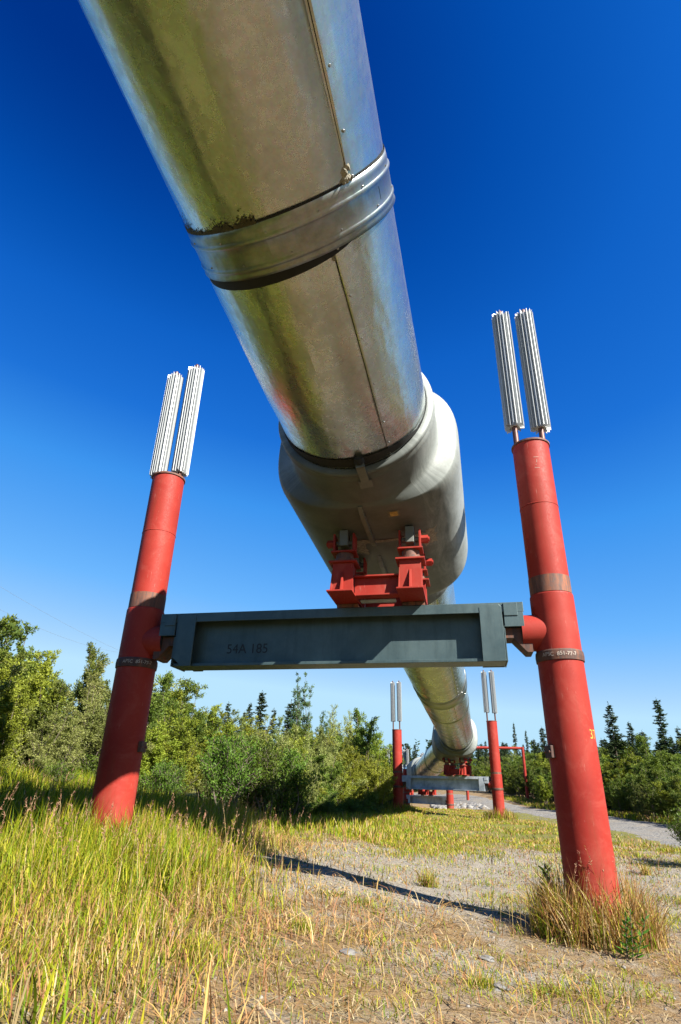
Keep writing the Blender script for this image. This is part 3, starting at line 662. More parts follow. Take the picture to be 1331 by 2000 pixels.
L4=atd(757,1510,57);R4=atd(826,1510,61)
bent(L4[:2],R4[:2],(1.2,1.2),-.8,.95,.24,[(-.15,1.6,.12),(.2,1.7,.12)],[(-.15,1.5,.12),(.17,1.6,.12)],
  ('farthest red post, at the edge of the bushes on the left','farthest red post on the right, behind the pipe bend'),
  'fourth crossbeam, half hidden behind the red posts','far red saddle behind the posts at the bend',4,M['beam2'],.0,.62)
# red goal post frame over the road
gl,gr_=atd(914,1553,59.5),atd(1031,1558,60.0)
def gate():
    ga=float(G(gl[0],gl[1]));gb=float(G(gr_[0],gr_[1])); root=empty('height_gate',(gl[0],gl[1],ga),label='thin red pipe goal post frame standing beside the gravel road',cat='gate frame')
    top=3.42+EYE; dx=gr_[0]-gl[0];dy=gr_[1]-gl[1]
    mb=MB(); mb.tube((0,0,-.4),(0,0,top-ga),.13,n=16); mb.build('leg',M['red'],root)
    mb=MB(); mb.tube((dx,dy,gb-ga-.4),(dx,dy,top-ga+.12),.13,n=16); mb.build('leg',M['red'],root)
    mb=MB(); mb.tube((-.1,0,top-ga),(dx-.10,dy,top-ga),.12,n=16); mb.build('crossbar',M['red'],root)
gate()
# power lines
def wire(p0,p1,lab):
    p0=np.array(p0);p1=np.array(p1);mb=MB();q=None
    for k in range(25):
        t=k/24; p=p0+(p1-p0)*t-np.array([0,0,2.0*4*t*(1-t)*.5])
        if q is not None: mb.tube(q,p,.010,n=6,caps=False)
        q=p
    o=mb.build('power_line',M['wire']); tag(o,lab,'power line',group='power lines above the thicket')
a_=atd(0,1145,70);b_=atd(185,1262,85); A1=np.array(a_)+EV;B1=np.array(b_)+EV; dd=B1-A1; wire(A1-dd*.6,B1+dd*1.0+np.array([0,0,3.]),'upper thin power line slanting across the sky at left')
a_=atd(0,1190,70);b_=atd(130,1262,82); A1=np.array(a_)+EV;B1=np.array(b_)+EV; dd=B1-A1; wire(A1-dd*.6,B1+dd*1.0+np.array([0,0,3.]),'lower thin power line just above the bushes at left')

# ---------------------------------------------------------------- vegetation
def leaves(P,D,L,W,rs,colr,nbias=None):
    """diamond leaves at P along D. returns verts, faces, colours"""
    n=len(P); r=rs.normal(size=(n,3)); 
    if nbias is not None: r=r*.8+nbias
    S=np.cross(D,r); S/=np.linalg.norm(S,axis=1)[:,None]+1e-9
    L=L[:,None];W=W[:,None]
    V=np.stack([P,P+D*L*.45+S*W*.5,P+D*L,P+D*L*.45-S*W*.5],1).reshape(-1,3)
    Fc=np.arange(4*n).reshape(n,4); return V,Fc,np.repeat(colr,4,axis=0)
def sticks(segs,n=5):
    """segs: (p0,p1,r0,r1) arrays -> verts, quads"""
    V=[];Fc=[]
    for p0,p1,r0,r1 in segs:
        d=p1-p0; d=d/(np.linalg.norm(d)+1e-9); u=np.cross(d,[.3,.9,.1]);u/=np.linalg.norm(u)+1e-9;w_=np.cross(d,u);b=len(V)
        for k in range(n):
            t=6.283*k/n; o=math.cos(t)*u+math.sin(t)*w_; V.append(p0+o*r0);V.append(p1+o*r1)
        for k in range(n): a0=b+2*k;b0=b+2*((k+1)%n); Fc.append((a0,b0,b0+1,a0+1))
    return np.array(V),np.array(Fc)
def shrub_mesh(seed,h=3.5,spread=1.7,nst=16,nleaf=9000,lsize=.085,c0=(.105,.155,.022),c1=(.25,.27,.055),columnar=False):
    rs=np.random.default_rng(seed); segs=[];LP=[];LD=[];LH=[]
    for k in range(nst):
        a_=rs.uniform(0,6.283); b0=np.array([math.cos(a_),math.sin(a_),0])*rs.uniform(0,.25*spread); tilt=rs.uniform(.0,1.0)
        hh=h*(1-.45*tilt**2)*rs.uniform(.72,1.05); out=np.array([math.cos(a_),math.sin(a_),0])*spread*tilt*rs.uniform(.6,1.0)
        if columnar: out*=.45; hh=h*rs.uniform(.6,1.0) if k else h
        pts=[]
        nn=9; wob=rs.normal(size=2)*.12
        for q in range(nn+1):
            t=q/nn; pts.append(b0+out*(t**1.25)+np.array([wob[0]*math.sin(t*5),wob[1]*math.sin(t*4+1),hh*t**.92]))
        for q in range(nn): segs.append((pts[q],pts[q+1],.022*(1-q/nn)+.004,.022*(1-(q+1)/nn)+.004))
        # twigs
        for q in range(26):
            t=rs.uniform(.10,1.0)**.8; f_=t*nn; i0=min(nn-1,int(f_)); base=pts[i0]+(pts[i0+1]-pts[i0])*(f_-i0)
            ta=rs.uniform(0,6.283); tl=rs.uniform(.25,.75)*(1.15-.7*t)*(.6 if columnar else 1); td=np.array([math.cos(ta),math.sin(ta),rs.uniform(.2,1.3)]); td/=np.linalg.norm(td)
            tip=base+td*tl; segs.append((base,tip,.006,.002))
            m=max(6,int(nleaf/(nst*26))); tt=rs.uniform(.1,1.05,m); pos=base+td*tl*tt[:,None]+rs.normal(size=(m,3))*.035
            dr=td*.7+rs.normal(size=(m,3))*.75; dr[:,2]+=.15; dr/=np.linalg.norm(dr,axis=1)[:,None]
            LP.append(pos);LD.append(dr);LH.append(np.full(m,rs.uniform()))
    P=np.concatenate(LP);Dv=np.concatenate(LD);hv=np.concatenate(LH)[:,None]
    n=len(P);mixv=np.clip(hv*.7+rs.uniform(size=(n,1))*.5-.1,0,1); C=np.array(c0)*(1-mixv)+np.array(c1)*mixv
    V,Fc,C=leaves(P,Dv,rs.uniform(.7,1.3,n)*lsize,rs.uniform(.7,1.2,n)*lsize*.42,rs,C,np.array([0,0,.5]))
    fol=fast_mesh('foliage',V,Fc,M['leaf'],C)
    sv,sf=sticks(segs,4); st=fast_mesh('stems',sv,sf,M['bark'])
    return fol,st
def spruce_mesh(seed,h=8.0,rad=.95,ragged=.35,dens=1.0):
    rs=np.random.default_rng(seed); LP=[];LD=[];segs=[(np.array([0,0,-.3]),np.array([0,0,h*.6]),.09,.045),(np.array([0,0,h*.6]),np.array([0,0,h]),.045,.01)]
    z=.35
    while z<h-.05:
        t=z/h; R0=rad*(1-t)**.8*(1+.35*math.sin(z*3.1+seed))*.9+.10
        if t>.85: R0*=1.1
        for k in range(max(3,int((7-2*t)*dens))):
            a_=rs.uniform(0,6.283); L=R0*rs.uniform(1-ragged*1.5,1+ragged*.6)
            if L<.05: continue
            m=max(5,int(L*30)); tt=np.linspace(.08,1,m); dz=-.38*tt*L+.34*L*tt**3; 
            p=np.stack([math.cos(a_)*L*tt,math.sin(a_)*L*tt,z+dz],1)
            if rs.uniform()<.5: segs.append((np.array([0,0,z]),p[-1],.012,.004))
            for sd in(-1,1,0):
                dr=np.stack([np.full(m,math.cos(a_)),np.full(m,math.sin(a_)),np.zeros(m)],1)*.8+sd*np.array([-math.sin(a_),math.cos(a_),0])*.8+rs.normal(size=(m,3))*.3; dr[:,2]+=.1*(sd==0)-.1
                dr/=np.linalg.norm(dr,axis=1)[:,None]; LP.append(p+rs.normal(size=(m,3))*.02);LD.append(dr)
        z+=rs.uniform(.10,.19)
    # leader
    m=20;zz_=np.linspace(h-.7,h+.1,m);LP.append(np.stack([rs.normal(size=m)*.02,rs.normal(size=m)*.02,zz_],1));dr=rs.normal(size=(m,3));dr[:,2]=abs(dr[:,2])+.4;dr/=np.linalg.norm(dr,axis=1)[:,None];LD.append(dr*.8)
    P=np.concatenate(LP);Dv=np.concatenate(LD);n=len(P);mixv=rs.uniform(size=(n,1))**1.5;C=np.array((.022,.045,.020))*(1-mixv)+np.array((.075,.105,.035))*mixv
    V,Fc,C=leaves(P,Dv,rs.uniform(.12,.22,n),rs.uniform(.045,.08,n),rs,C,np.array([0,0,.8]))
    fol=fast_mesh('crown',V,Fc,M['needle'],C); sv,sf=sticks(segs,5); return fol,fast_mesh('trunk',sv,sf,M['bark'])
SH=[shrub_mesh(100+k,3.5,[1.7,1.5,2.0,1.4,1.8,1.6][k],[16,14,18,13,16,15][k],21000,[.078,.085,.07,.082,.075,.08][k],
   [(.10,.15,.014),(.14,.18,.016),(.17,.20,.04),(.065,.11,.018),(.17,.19,.016),(.12,.145,.035)][k],
   [(.32,.36,.04),(.36,.40,.05),(.40,.42,.14),(.20,.25,.04),(.38,.40,.05),(.30,.35,.10)][k]) for k in range(6)]
POP=[shrub_mesh(200+k,5.5,1.3,12,9000,.085,(.05,.10,.03),(.14,.20,.06),True) for k in range(2)]
LOW=[shrub_mesh(300+k,1.3,1.0,12,7500,.06,(.045,.095,.012),(.16,.24,.03)) for k in range(2)]
SP=[spruce_mesh(400,8,1.25,.35),spruce_mesh(401,8,.95,.45),spruce_mesh(402,8,1.05,.4),spruce_mesh(403,8,.75,.5),spruce_mesh(404,8,1.5,.3)]
def plant(name,pair,x,y,sx,sz,label,cat,group,parts=('foliage','stems'),rz=None):
    z=float(G(x,y)); root=empty(name,(x,y,z-.03),rng.uniform(0,6.28) if rz is None else rz,label=label,cat=cat,group=group); root.scale=(sx,sx,sz)
    for nm,me in zip(parts,pair):
        o=bpy.data.objects.new(nm,me); col.objects.link(o); o.parent=root
    return root
def px_of(x,y,z):
    """photo pixel of a world point relative to the eye"""
    c,s=math.cos(PITCH),math.sin(PITCH); zc=y*c+z*s; yy=-y*s+z*c; X_,Y_=x/zc*F_PX,yy/zc*F_PX
    cr,sr=math.cos(-ROLL),math.sin(-ROLL); X_,Y_=cr*X_-sr*Y_,sr*X_+cr*Y_; return 665.5+X_,1000-Y_
PROF_X=[-400,0,60,110,150,195,215,240,300,340,400,450,520,600,640,690,740,765,790]
PROF_Y=[1150,1215,1245,1290,1300,1262,1300,1335,1315,1340,1372,1400,1412,1415,1408,1388,1420,1480,1520]
def top_at(x,y,px_y):
    px=px_of(x,y,0)[0]; r=ray3(px,px_y); return r[2]*math.hypot(x,y)
GL='willow and alder bushes in the thicket left of the pipeline'
def edge_x(y): return np.interp(y,[-40,0,9,12,15,20,26,32,38,45,60],[-8.5,-8.0,-7.0,-6.0,-4.9,-2.8,-.6,1.6,3.0,3.6,3.7])
def where_left(px):
    return ("at photo's left edge" if px<120 else 'left of near left post' if px<250 else 'right of near left post' if px<400 else "below the crossbeam's stencil" if px<560 else "below the crossbeam's middle" if px<680 else "beside second support's left post")
TONE=['mid green','yellow green','silvery','dark green','golden green','grey green']
cnt=0
rows=[(0,.85,.66),(1.5,1.1,.86),(3.2,1.35,1.0),(5.2,1.8,1.04)]
for off,step,frac in rows:
    y=10.5
    while y<47:
        x=float(edge_x(y))-off+rng.normal()*.35; yy=y+rng.normal()*.3
        px,_=px_of(x,yy,0)
        if -350<px<770:
            ty=np.interp(px,PROF_X,PROF_Y)+rng.uniform(-14,22); zt=top_at(x,yy,ty)+EYE-float(G(x,yy)); H=zt*frac*rng.uniform(.88,1.05)
            H=max(.9,min(H,6.5)); k=int(rng.integers(0,6)); hs=H/3.5
            plant('willow_bush',SH[k],x,yy,min(1.25,max(.5,hs**.7))*rng.uniform(.85,1.1),hs,f"{'tall' if H>3.4 else 'low' if H<2 else 'mid height'} {TONE[k]} willow bush, {['front','second','third','back'][[r_[0] for r_ in rows].index(off)]} row, {where_left(px)}",'bush',GL); cnt+=1
        y+=step*rng.uniform(.8,1.2)*(1+.02*y)
# low bushes at the thicket's foot
for k in range(26):
    y=rng.uniform(11,40); x=float(edge_x(y))+rng.uniform(.2,1.3)
    plant('low_bush',LOW[k%2],x,y,rng.uniform(.5,1.0),rng.uniform(.4,.95),f"{['small','rounded'][k%2]} low dark bush at the foot of the thicket {where_left(px_of(x,y,0)[0])}",'bush','low bushes at the foot of the thicket')
for px,py,d,lb in((505,1560,17.5,'broad dark shrub in the pipe shadow, the middle one of three'),(440,1570,16.5,'dark shrub in the pipe shadow, nearest the left post'),(560,1585,19,'dark shrub in the pipe shadow, farthest from the left post')):
    x,y,_=atd(px,py,d); plant('dark_shrub',LOW[1],x,y,1.2,1.5,lb,'bush','dark shrubs in the pipe shadow')
# thicket and trees behind the camera's left (they show in the pipe's reflections)
for y in np.arange(-26,9,2.4):
    for off in(0,2.6):
        x=float(edge_x(y))-off+rng.normal()*.4
        plant('willow_bush',SH[int(rng.integers(0,6))],x,y,1.1,rng.uniform(.8,1.15),'leafy green willow bush in the thicket left of the pipeline','bush',GL)
# distinct trees of the left skyline
for px,py,d,pair,nm,lab,base,sx in(
  (590,1314,40,POP[0],'poplar_tree','tall narrow pale green poplar rising above the left thicket',5.5,1.0),
  (183,1262,21,SH[3],'alder_tree','dark round-topped alder under the power line at left',3.5,.75),
  (20,1208,17,SH[3],'alder_tree','tall leafy alder at the left edge of the photo',3.5,1.1),
  (320,1318,25,SH[0],'alder_tree','dense alder tree directly behind the left red post',3.5,1.1),
  (570,1370,42,SP[0],'spruce_tree','broad dark spruce touching the left side of the tall poplar',8,1.2),
  (513,1352,44,SP[2],'spruce_tree','pointed spruce with two tips left of the poplar',8,1.15),
  (447,1372,46,SP[3],'spruce_tree','thin spruce spire, second from left above the thicket',8,.9),
  (413,1390,46,SP[1],'spruce_tree','smallest spruce tip at the left above the thicket',8,.8),
  (490,1375,47,SP[1],'spruce_tree','thin spruce just left of the two tipped spruce',8,.9),
  (536,1385,45,SP[3],'spruce_tree','dark spruce between the two tipped spruce and the broad one',8,.9),
  (478,1390,48,SP[3],'spruce_tree','faint thin spruce beside the twin tips',8,.8),
  (634,1388,41,POP[1],'poplar_tree','lower bushy poplar just right of the tall poplar',5.5,1.0),
  (700,1388,37,SH[3],'alder_tree','rounded alder at the right end of the left thicket',3.5,1.2),
  (740,1425,37,SH[0],'alder_tree','last low alder beside the red post of the second support',3.5,.9)):
    x,y,zt=atd(px,py,d); H=zt+EYE-float(G(x,y)); s=H/base
    plant(nm,pair,x,y,sx*(s**.6),s,lab,'tree','trees above the left thicket',('crown','trunk'))
# right side: mixed bushes then spruces beyond the road
GR='bushes along the right side of the gravel road'
for off,step,frac in((0,1.2,.72),(1.8,1.5,.95),(4.2,2.0,1.05)):
    y=17.0
    while y<88:
        x=float(np.interp(y,[14,20,26,34,45,58,72,85],[14.6,14.8,15.2,16.0,16.9,18.4,17.5,14.5]))+off+rng.normal()*.4; yy=y+rng.normal()*.4
        px,_=px_of(x,yy,0)
        if 900<px<1750:
            ty=np.interp(px,[900,1000,1060,1170,1230,1331,1700],[1490,1470,1466,1458,1450,1458,1440])+rng.uniform(-8,18)
            H=(top_at(x,yy,ty)+EYE-float(G(x,yy)))*frac*rng.uniform(.88,1.05); H=max(1.2,min(H,6)); hs=H/3.5
            kk=int(rng.integers(0,6)); plant('roadside_bush',SH[[0,3,5,3,1,3][kk]],x,yy,min(1.3,hs**.7)*rng.uniform(.9,1.1),hs,f"{'tall' if H>3 else 'low'} dense {['mid','dark','grey','dark','bright','dark'][kk]} green bush, {['front','middle','back'][[0,1.8,4.2].index(off)]} row, {'right of near right post' if px>1150 else 'between near right post and gate' if px>1035 else 'behind the gate frame'}",'bush',GR)
        y+=step*rng.uniform(.8,1.2)*(1+.01*y)
for k in range(42):
    x=-6+k*.52+rng.normal()*.3; y=rng.uniform(80,90) if x<9 else rng.uniform(86,96); px=px_of(x,y,0)[0]
    H=(top_at(x,y,np.interp(px,[600,770,850,930,1050],[1440,1492,1500,1492,1470])+rng.uniform(-6,14))+EYE-float(G(x,y))); hs=H/3.5; kk=int(rng.integers(0,6))
    plant('far_bush',SH[kk],x,y,min(1.5,hs**.6),hs,f"{TONE[kk]} bush at the foot of the far forest {'left of the pipe bend' if px<830 else 'behind the second sleeve' if px<925 else 'behind the gate frame'}",'bush','bushes at the foot of the far forest')
for y in np.arange(-24,17,3.2):
    plant('roadside_bush',SH[int(rng.integers(0,6))],18+rng.normal()*.8,y,1.2,rng.uniform(.8,1.2),'dense green bush beside the gravel road','bush',GR)
GSP='spruces of the far forest'
for px,py,d,k,lab,sx in(
  (1188,1374,42,0,'tall ragged spruce just right of the near right post',1.0),(1283,1367,42,2,'tallest leaning spruce at the right edge',1.0),
  (1228,1412,44,1,'medium spruce between the two tallest at right',.9),(1323,1420,44,3,'thin spruce at the extreme right edge',.9),
  (1003,1412,88,3,'lone tall spruce right of the second support post',.6),(1027,1428,90,1,'spruce pair tip left of the near right post',.6),
  (1058,1420,62,0,'spruce tip touching the near right post',1.0)):
    x,y,zt=atd(px,py,d); H=zt+EYE-float(G(x,y)); s=H/8
    o=plant('spruce_tree',SP[k],x,y,sx*(s**.7),s,lab,'tree',GSP,('crown','trunk'))
    if k==2 and px>1200: o.rotation_euler=(0,R_(-3),1.0)
for k in range(192):
    if k<95: px=rng.uniform(960,1345); d=rng.uniform(46,100) if px>1090 else rng.uniform(90,120)
    elif k<180: px=rng.uniform(745,990); d=rng.uniform(84,125)
    else: px=rng.uniform(380,745); d=rng.uniform(60,110)
    py=np.interp(px,[380,700,770,800,870,930,1000,1100,1331],[1445,1450,1462,1458,1452,1456,1458,1450,1436])+rng.uniform(-14,30)
    x,y,zt=atd(px,py,d); H=max(2.5,zt+EYE-float(G(x,y))); s=H/8
    kk=int(rng.integers(0,4)); zone='right of the near right post' if px>1200 else 'behind the near right post' if px>1060 else 'behind the gate frame' if px>985 else 'behind the second support, right of the pipe' if px>925 else 'behind the second support, at the pipe' if px>850 else 'just left of the far pipe bend' if px>775 else 'behind the left thicket, near the second support' if px>620 else 'behind the left thicket, under the crossbeam'
    plant('spruce_tree',SP[kk],x,y,(s**.7)*rng.uniform(.85,1.1),s,f"{'tall' if H>9 else 'short' if H<6 else 'mid height'} {['bushy','narrow','ragged','very thin'][kk]} dark spruce {zone}",'tree',GSP,('crown','trunk'))
# distant wood closing the horizon
def wood():
    Vs=[];Fs=[];Cs=[];b=0
    rs=np.random.default_rng(5); n=2600
    az=rs.uniform(-3.14,3.14,n); d=rs.uniform(125,230,n); x=d*np.sin(az);y=d*np.cos(az);g=G(x,y);h=rs.uniform(6,10,n)*(d/150)**.3
    for k in range(n):
        m=46; t=rs.uniform(0,1,m)**.8; a_=rs.uniform(0,6.283,m); r=(1-t)*1.1*rs.uniform(.3,1.1,m)
        P=np.stack([x[k]+np.cos(a_)*r,y[k]+np.sin(a_)*r,g[k]+.3+t*h[k]],1); Dv=np.stack([np.cos(a_),np.sin(a_),np.full(m,.5)],1); Dv/=np.linalg.norm(Dv,axis=1)[:,None]
        mixv=rs.uniform(size=(m,1));C=np.array((.02,.042,.018))*(1-mixv)+np.array((.07,.10,.03))*mixv
        V,Fc,C=leaves(P,Dv,rs.uniform(.6,1.1,m),rs.uniform(.35,.6,m),rs,C,np.array([0,0,.6])); Vs.append(V);Fs.append(Fc+b);Cs.append(C);b+=len(V)
    o=link('distant_wood',fast_mesh('distant_wood',np.concatenate(Vs),np.concatenate(Fs),M['needle'],np.concatenate(Cs))); tag(o,'far dark spruce wood along the horizon','wood',kind='stuff')
wood()
# bush at the right edge of the photo with its shadow
plant('edge_bush',LOW[0],7.15,12.5,.8,.9,'dark bush cut off by the right edge of the photo','bush',None)

# ---- grass
def blades(x,y,h,wd,colr,lean,rs,seg=3,z0=None,heads=None):
    n=len(x); z=G(x,y) if z0 is None else z0; az=rs.uniform(0,6.283,n); face=az+rs.normal(size=n)*.6
    lx=np.cos(az)*lean*h;ly=np.sin(az)*lean*h; sx=-np.sin(face)*wd;sy=np.cos(face)*wd
    vs_=[]
    for t,wf in((0,.8),(.38,1.0),(.72,.75),(1.0,0.0)):
        cx=x+lx*t**1.8;cy=y+ly*t**1.8;cz=z-.02+h*(t-.28*np.minimum(lean,1.6)*t**2.4)
        if t<1: vs_.append(np.stack([cx-sx*wf,cy-sy*wf,cz],1));vs_.append(np.stack([cx+sx*wf,cy+sy*wf,cz],1))
        else: vs_.append(np.stack([cx,cy,cz],1))
    V=np.stack(vs_,1).reshape(-1,3); b=np.arange(n)[:,None]*7
    T=np.concatenate([b+np.array([[0,1,3]]),b+np.array([[0,3,2]]),b+np.array([[2,3,5]]),b+np.array([[2,5,4]]),b+np.array([[4,5,6]])],1).reshape(-1,3)
    return V,T,np.repeat(colr,7,axis=0)
GREEN=np.array([(.27,.31,.012),(.20,.28,.012),(.38,.38,.02),(.45,.40,.035),(.15,.24,.012)]);STRAW=np.array([(.54,.36,.12),(.50,.28,.11),(.56,.42,.22),(.38,.18,.09)])
def colours(n,gf,rs):
    g=GREEN[rs.integers(0,len(GREEN),n)];s=STRAW[rs.integers(0,len(STRAW),n)];k=(rs.uniform(size=n)<gf)[:,None]; c=np.where(k,g,s)*rs.uniform(.75,1.2,(n,1)); return c
def field(name,label,n,xr,yr,dens,hfun,wfun,gfun,lean,seed,cat='grass'):
    rs=np.random.default_rng(seed); x=rs.uniform(*xr,n);y=rs.uniform(*yr,n); k=rs.uniform(size=n)<dens(x,y); x=x[k];y=y[k];m=len(x)
    h=hfun(x,y)*rs.uniform(.55,1.15,m)*(.75+.5*fbm(x,y,1.3,4)); wd=wfun(x,y)*rs.uniform(.7,1.3,m); c=colours(m,gfun(x,y),rs)
    V,T,C=blades(x,y,h,wd,c,np.abs(rs.normal(size=m))*lean+.08,rs)
    o=link(name,fast_mesh(name,V,T,M['grass'],C)); tag(o,label,cat,kind='stuff'); return o
def nb(x,y): return 1-np.clip(veg_mask(x,y)[2],0,1)
def patchy(x,y,s,lo,hi,seed): return sst(lo,hi,fbm(x,y,s,seed))
posts_xy=[PL1,PR1,L2[:2],Rr2[:2]]
def clear(x,y):
    k=np.ones_like(x)
    for p in posts_xy: k=k*(np.hypot(x-p[0],y-p[1])>.25)
    return k
# tall grass, left foreground
field('tall_grass','tall yellow green grass filling the left foreground around the left red post',150000,(-8.5,.6),(3.2,13.5),
  lambda x,y:clear(x,y)*sst(.3,-1.6,x+.10*(y-4)+ (fbm(x,y,.9,31)-.5)*1.6)*(.22+.78*patchy(x,y,.9,.33,.6,12))*nb(x,y)*(.45+.55*sst(3.9,5.2,y)),
  lambda x,y:.20+.42*sst(0,-2.4,x)*sst(4.2,7.0,y),lambda x,y:.0022+.00030*y,lambda x,y:.78+.16*sst(-1,-3,x)-.28*sst(5.4,4.2,y),.42,21)
field('bent_straw','bent pinkish dead stalks tangled in the tall grass',26000,(-7,2.2),(3.2,12.5),
  lambda x,y:clear(x,y)*sst(2.0,-1.4,x)*(.25+.75*patchy(x,y,1.6,.42,.62,88))*np.clip(.2+nb(x,y),0,1),
  lambda x,y:.20+.26*sst(0,-2.4,x)*sst(4.2,6.5,y),lambda x,y:.0020+.00028*y,lambda x,y:.0*x,1.5,29)
field('meadow_grass','yellow green grass strip across the ground beyond the near posts',120000,(-7,11),(11.5,46),
  lambda x,y:clear(x,y)*sst(edge_x(y)-1.2,edge_x(y)+.3,x)*(.10+.90*patchy(x,y,.8,.36,.62,14))*np.clip(.12+nb(x,y),0,1)*sst(10.0,8.0,x)*(1-.6*sst(3,7,x)*sst(22,14,y))*sst(10.0,16,y+ (fbm(x,y,.8,2)-.5)*6),
  lambda x,y:.11+.28*sst(4.0,-.5,x-(y-20)*.15)*sst(12,16,y),lambda x,y:.0052+.00025*y,lambda x,y:.64+.20*sst(2,-2,x)-.12*sst(3,8,x),.35,22)
field('dry_grass','short dry straw coloured grass scattered over the bare ground',95000,(-3,9.5),(3.2,18),
  lambda x,y:clear(x,y)*(.22+.78*patchy(x,y,1.5,.42,.62,16))*(.3+.7*nb(x,y))*sst(-2.2,-.2,x),
  lambda x,y:.05+.07*patchy(x,y,2.5,.5,.7,17),lambda x,y:.0018+.00028*y,lambda x,y:.38+0*x,.9,23)
field('roadside_grass','grass fringe between the gravel road and the right hand bushes',26000,(13.5,18.5),(15,62),
  lambda x,y:sst(14.2,15.0,x-(y-20)*.03)*.8,lambda x,y:.32+0*x,lambda x,y:.014+0*x,lambda x,y:.7+0*x,.35,24)
field('bank_grass','green grass under the bushes of the left thicket',30000,(-14,6),(9,44),
  lambda x,y:sst(edge_x(y)+.6,edge_x(y)-.3,x)*sst(edge_x(y)-4.5,edge_x(y)-1.5,x),lambda x,y:.42+0*x,lambda x,y:.010+0*x,lambda x,y:.9+0*x,.35,25)
field('short_grass','low olive and golden grass sprinkled over the dry ground',120000,(-2.5,9),(3.2,17),
  lambda x,y:clear(x,y)*patchy(x,y,1.9,.43,.62,77)*(.30+.7*nb(x,y)),lambda x,y:.07+.07*patchy(x,y,1.1,.4,.7,78),lambda x,y:.0016+.00026*y,lambda x,y:.74+0*x,.7,27)
field('rear_meadow','yellow green grass left of the pipeline behind the viewpoint',36000,(-9,0),(-12,3.2),
  lambda x,y:sst(-.2,-1.8,x),lambda x,y:.35+0*x,lambda x,y:.006+0*x,lambda x,y:.8+0*x,.35,28)
# straw litter lying flat
def litter():
    rs=np.random.default_rng(40); n=60000; x=rs.uniform(-5.5,7,n);y=3.0+rs.uniform(0,1,n)**1.4*12; k=rs.uniform(size=n)<(.25+.75*patchy(x,y,1.2,.38,.62,18))*(.2+.8*nb(x,y)); x=x[k];y=y[k];n=len(x)
    L=rs.uniform(.04,.17,n);a_=rs.uniform(0,6.283,n); dx=np.cos(a_)*L;dy=np.sin(a_)*L; wd=(.0012+.0003*y)*rs.uniform(.7,1.6,n)
    z0=G(x,y)+.006+rs.uniform(0,.02,n);z1=G(x+dx,y+dy)+.008+rs.uniform(0,.035,n);zm=(z0+z1)/2+rs.uniform(0,.02,n)
    px=-np.sin(a_)*wd;py=np.cos(a_)*wd
    V=np.stack([np.stack([x-px,y-py,z0],1),np.stack([x+px,y+py,z0],1),np.stack([x+dx/2+px+dy*.15,y+dy/2+py-dx*.15,zm],1),np.stack([x+dx/2-px+dy*.15,y+dy/2-py-dx*.15,zm],1),np.stack([x+dx,y+dy,z1],1)],1).reshape(-1,3)
    b=np.arange(n)[:,None]*5;T=np.concatenate([b+np.array([[0,1,2]]),b+np.array([[0,2,3]]),b+np.array([[3,2,4]])],1).reshape(-1,3)
    c=np.array([(.52,.38,.19),(.42,.24,.11),(.58,.47,.28),(.30,.16,.08)])[rs.integers(0,4,n)]*rs.uniform(.7,1.15,(n,1))
    o=link('straw_litter',fast_mesh('straw_litter',V,T,M['grass'],np.repeat(c,5,axis=0))); tag(o,'dead straw lying flat on the sandy ground','straw',kind='stuff')
litter()
# pebbles
def pebbles(name,label,n,xr,yr,smin,smax,seed,dens,kind='stuff'):
    rs=np.random.default_rng(seed); x=rs.uniform(*xr,n);y=rs.uniform(*yr,n);k=rs.uniform(size=n)<dens(x,y);x=x[k];y=y[k];n=len(x);g=G(x,y)
    ico=np.array([(0,0,1),(.9,0,.35),(.28,.85,.35),(-.72,.53,.35),(-.72,-.53,.35),(.28,-.85,.35),(.72,.5,-.4),(-.28,.85,-.4),(-.9,0,-.4),(-.28,-.85,-.4),(.72,-.5,-.4)])
    Fc=np.array([(0,1,2),(0,2,3),(0,3,4),(0,4,5),(0,5,1),(1,6,2),(2,6,7),(2,7,3),(3,7,8),(3,8,4),(4,8,9),(4,9,5),(5,9,10),(5,10,1),(1,10,6)])
    s=np.exp(rs.uniform(math.log(smin),math.log(smax),n)); a_=rs.uniform(0,6.28,n)
    P=ico[None]*rs.uniform(.7,1.25,(n,11,1)); P[:,:,0]*=rs.uniform(.7,1.3,n)[:,None];P[:,:,2]*=rs.uniform(.45,.8,n)[:,None]
    c,s_=np.cos(a_)[:,None],np.sin(a_)[:,None]; X_=P[:,:,0]*c-P[:,:,1]*s_;Y_=P[:,:,0]*s_+P[:,:,1]*c
    V=np.stack([X_*s[:,None]+x[:,None],Y_*s[:,None]+y[:,None],P[:,:,2]*s[:,None]+(g+s*.15)[:,None]],2).reshape(-1,3)
    T=(np.arange(n)[:,None,None]*11+Fc[None]).reshape(-1,3)
    cc=np.array([(.23,.22,.21),(.13,.13,.135),(.33,.31,.28),(.21,.17,.12)])[rs.integers(0,4,n)]
    o=link(name,fast_mesh(name,V,T,M['pebble'],np.repeat(cc,11,axis=0))); tag(o,label,'stones',kind=kind)
m,t,p_,_=newmat('pebble'); nn_=N(t); nn_.base(nn_.attr('tint').outputs['Color'],p_); p_.inputs['Roughness'].default_value=.9; M['pebble']=m
pebbles('pebbles','small grey pebbles scattered on the sandy ground',9000,(-4,8),(3,16),.005,.022,50,lambda x,y:.3+.7*np.clip(veg_mask(x,y)[2],0,1))
pebbles('gravel','loose gravel on the access road',7000,(8,15),(10,40),.01,.03,51,lambda x,y:.8*np.exp(-((x-11.4)/2.2)**2))
pebbles('rock_pile','heap of grey rocks behind the second crossbeam',900,(8.2,11.8),(49,54),.12,.32,52,lambda x,y:1.0+0*x)
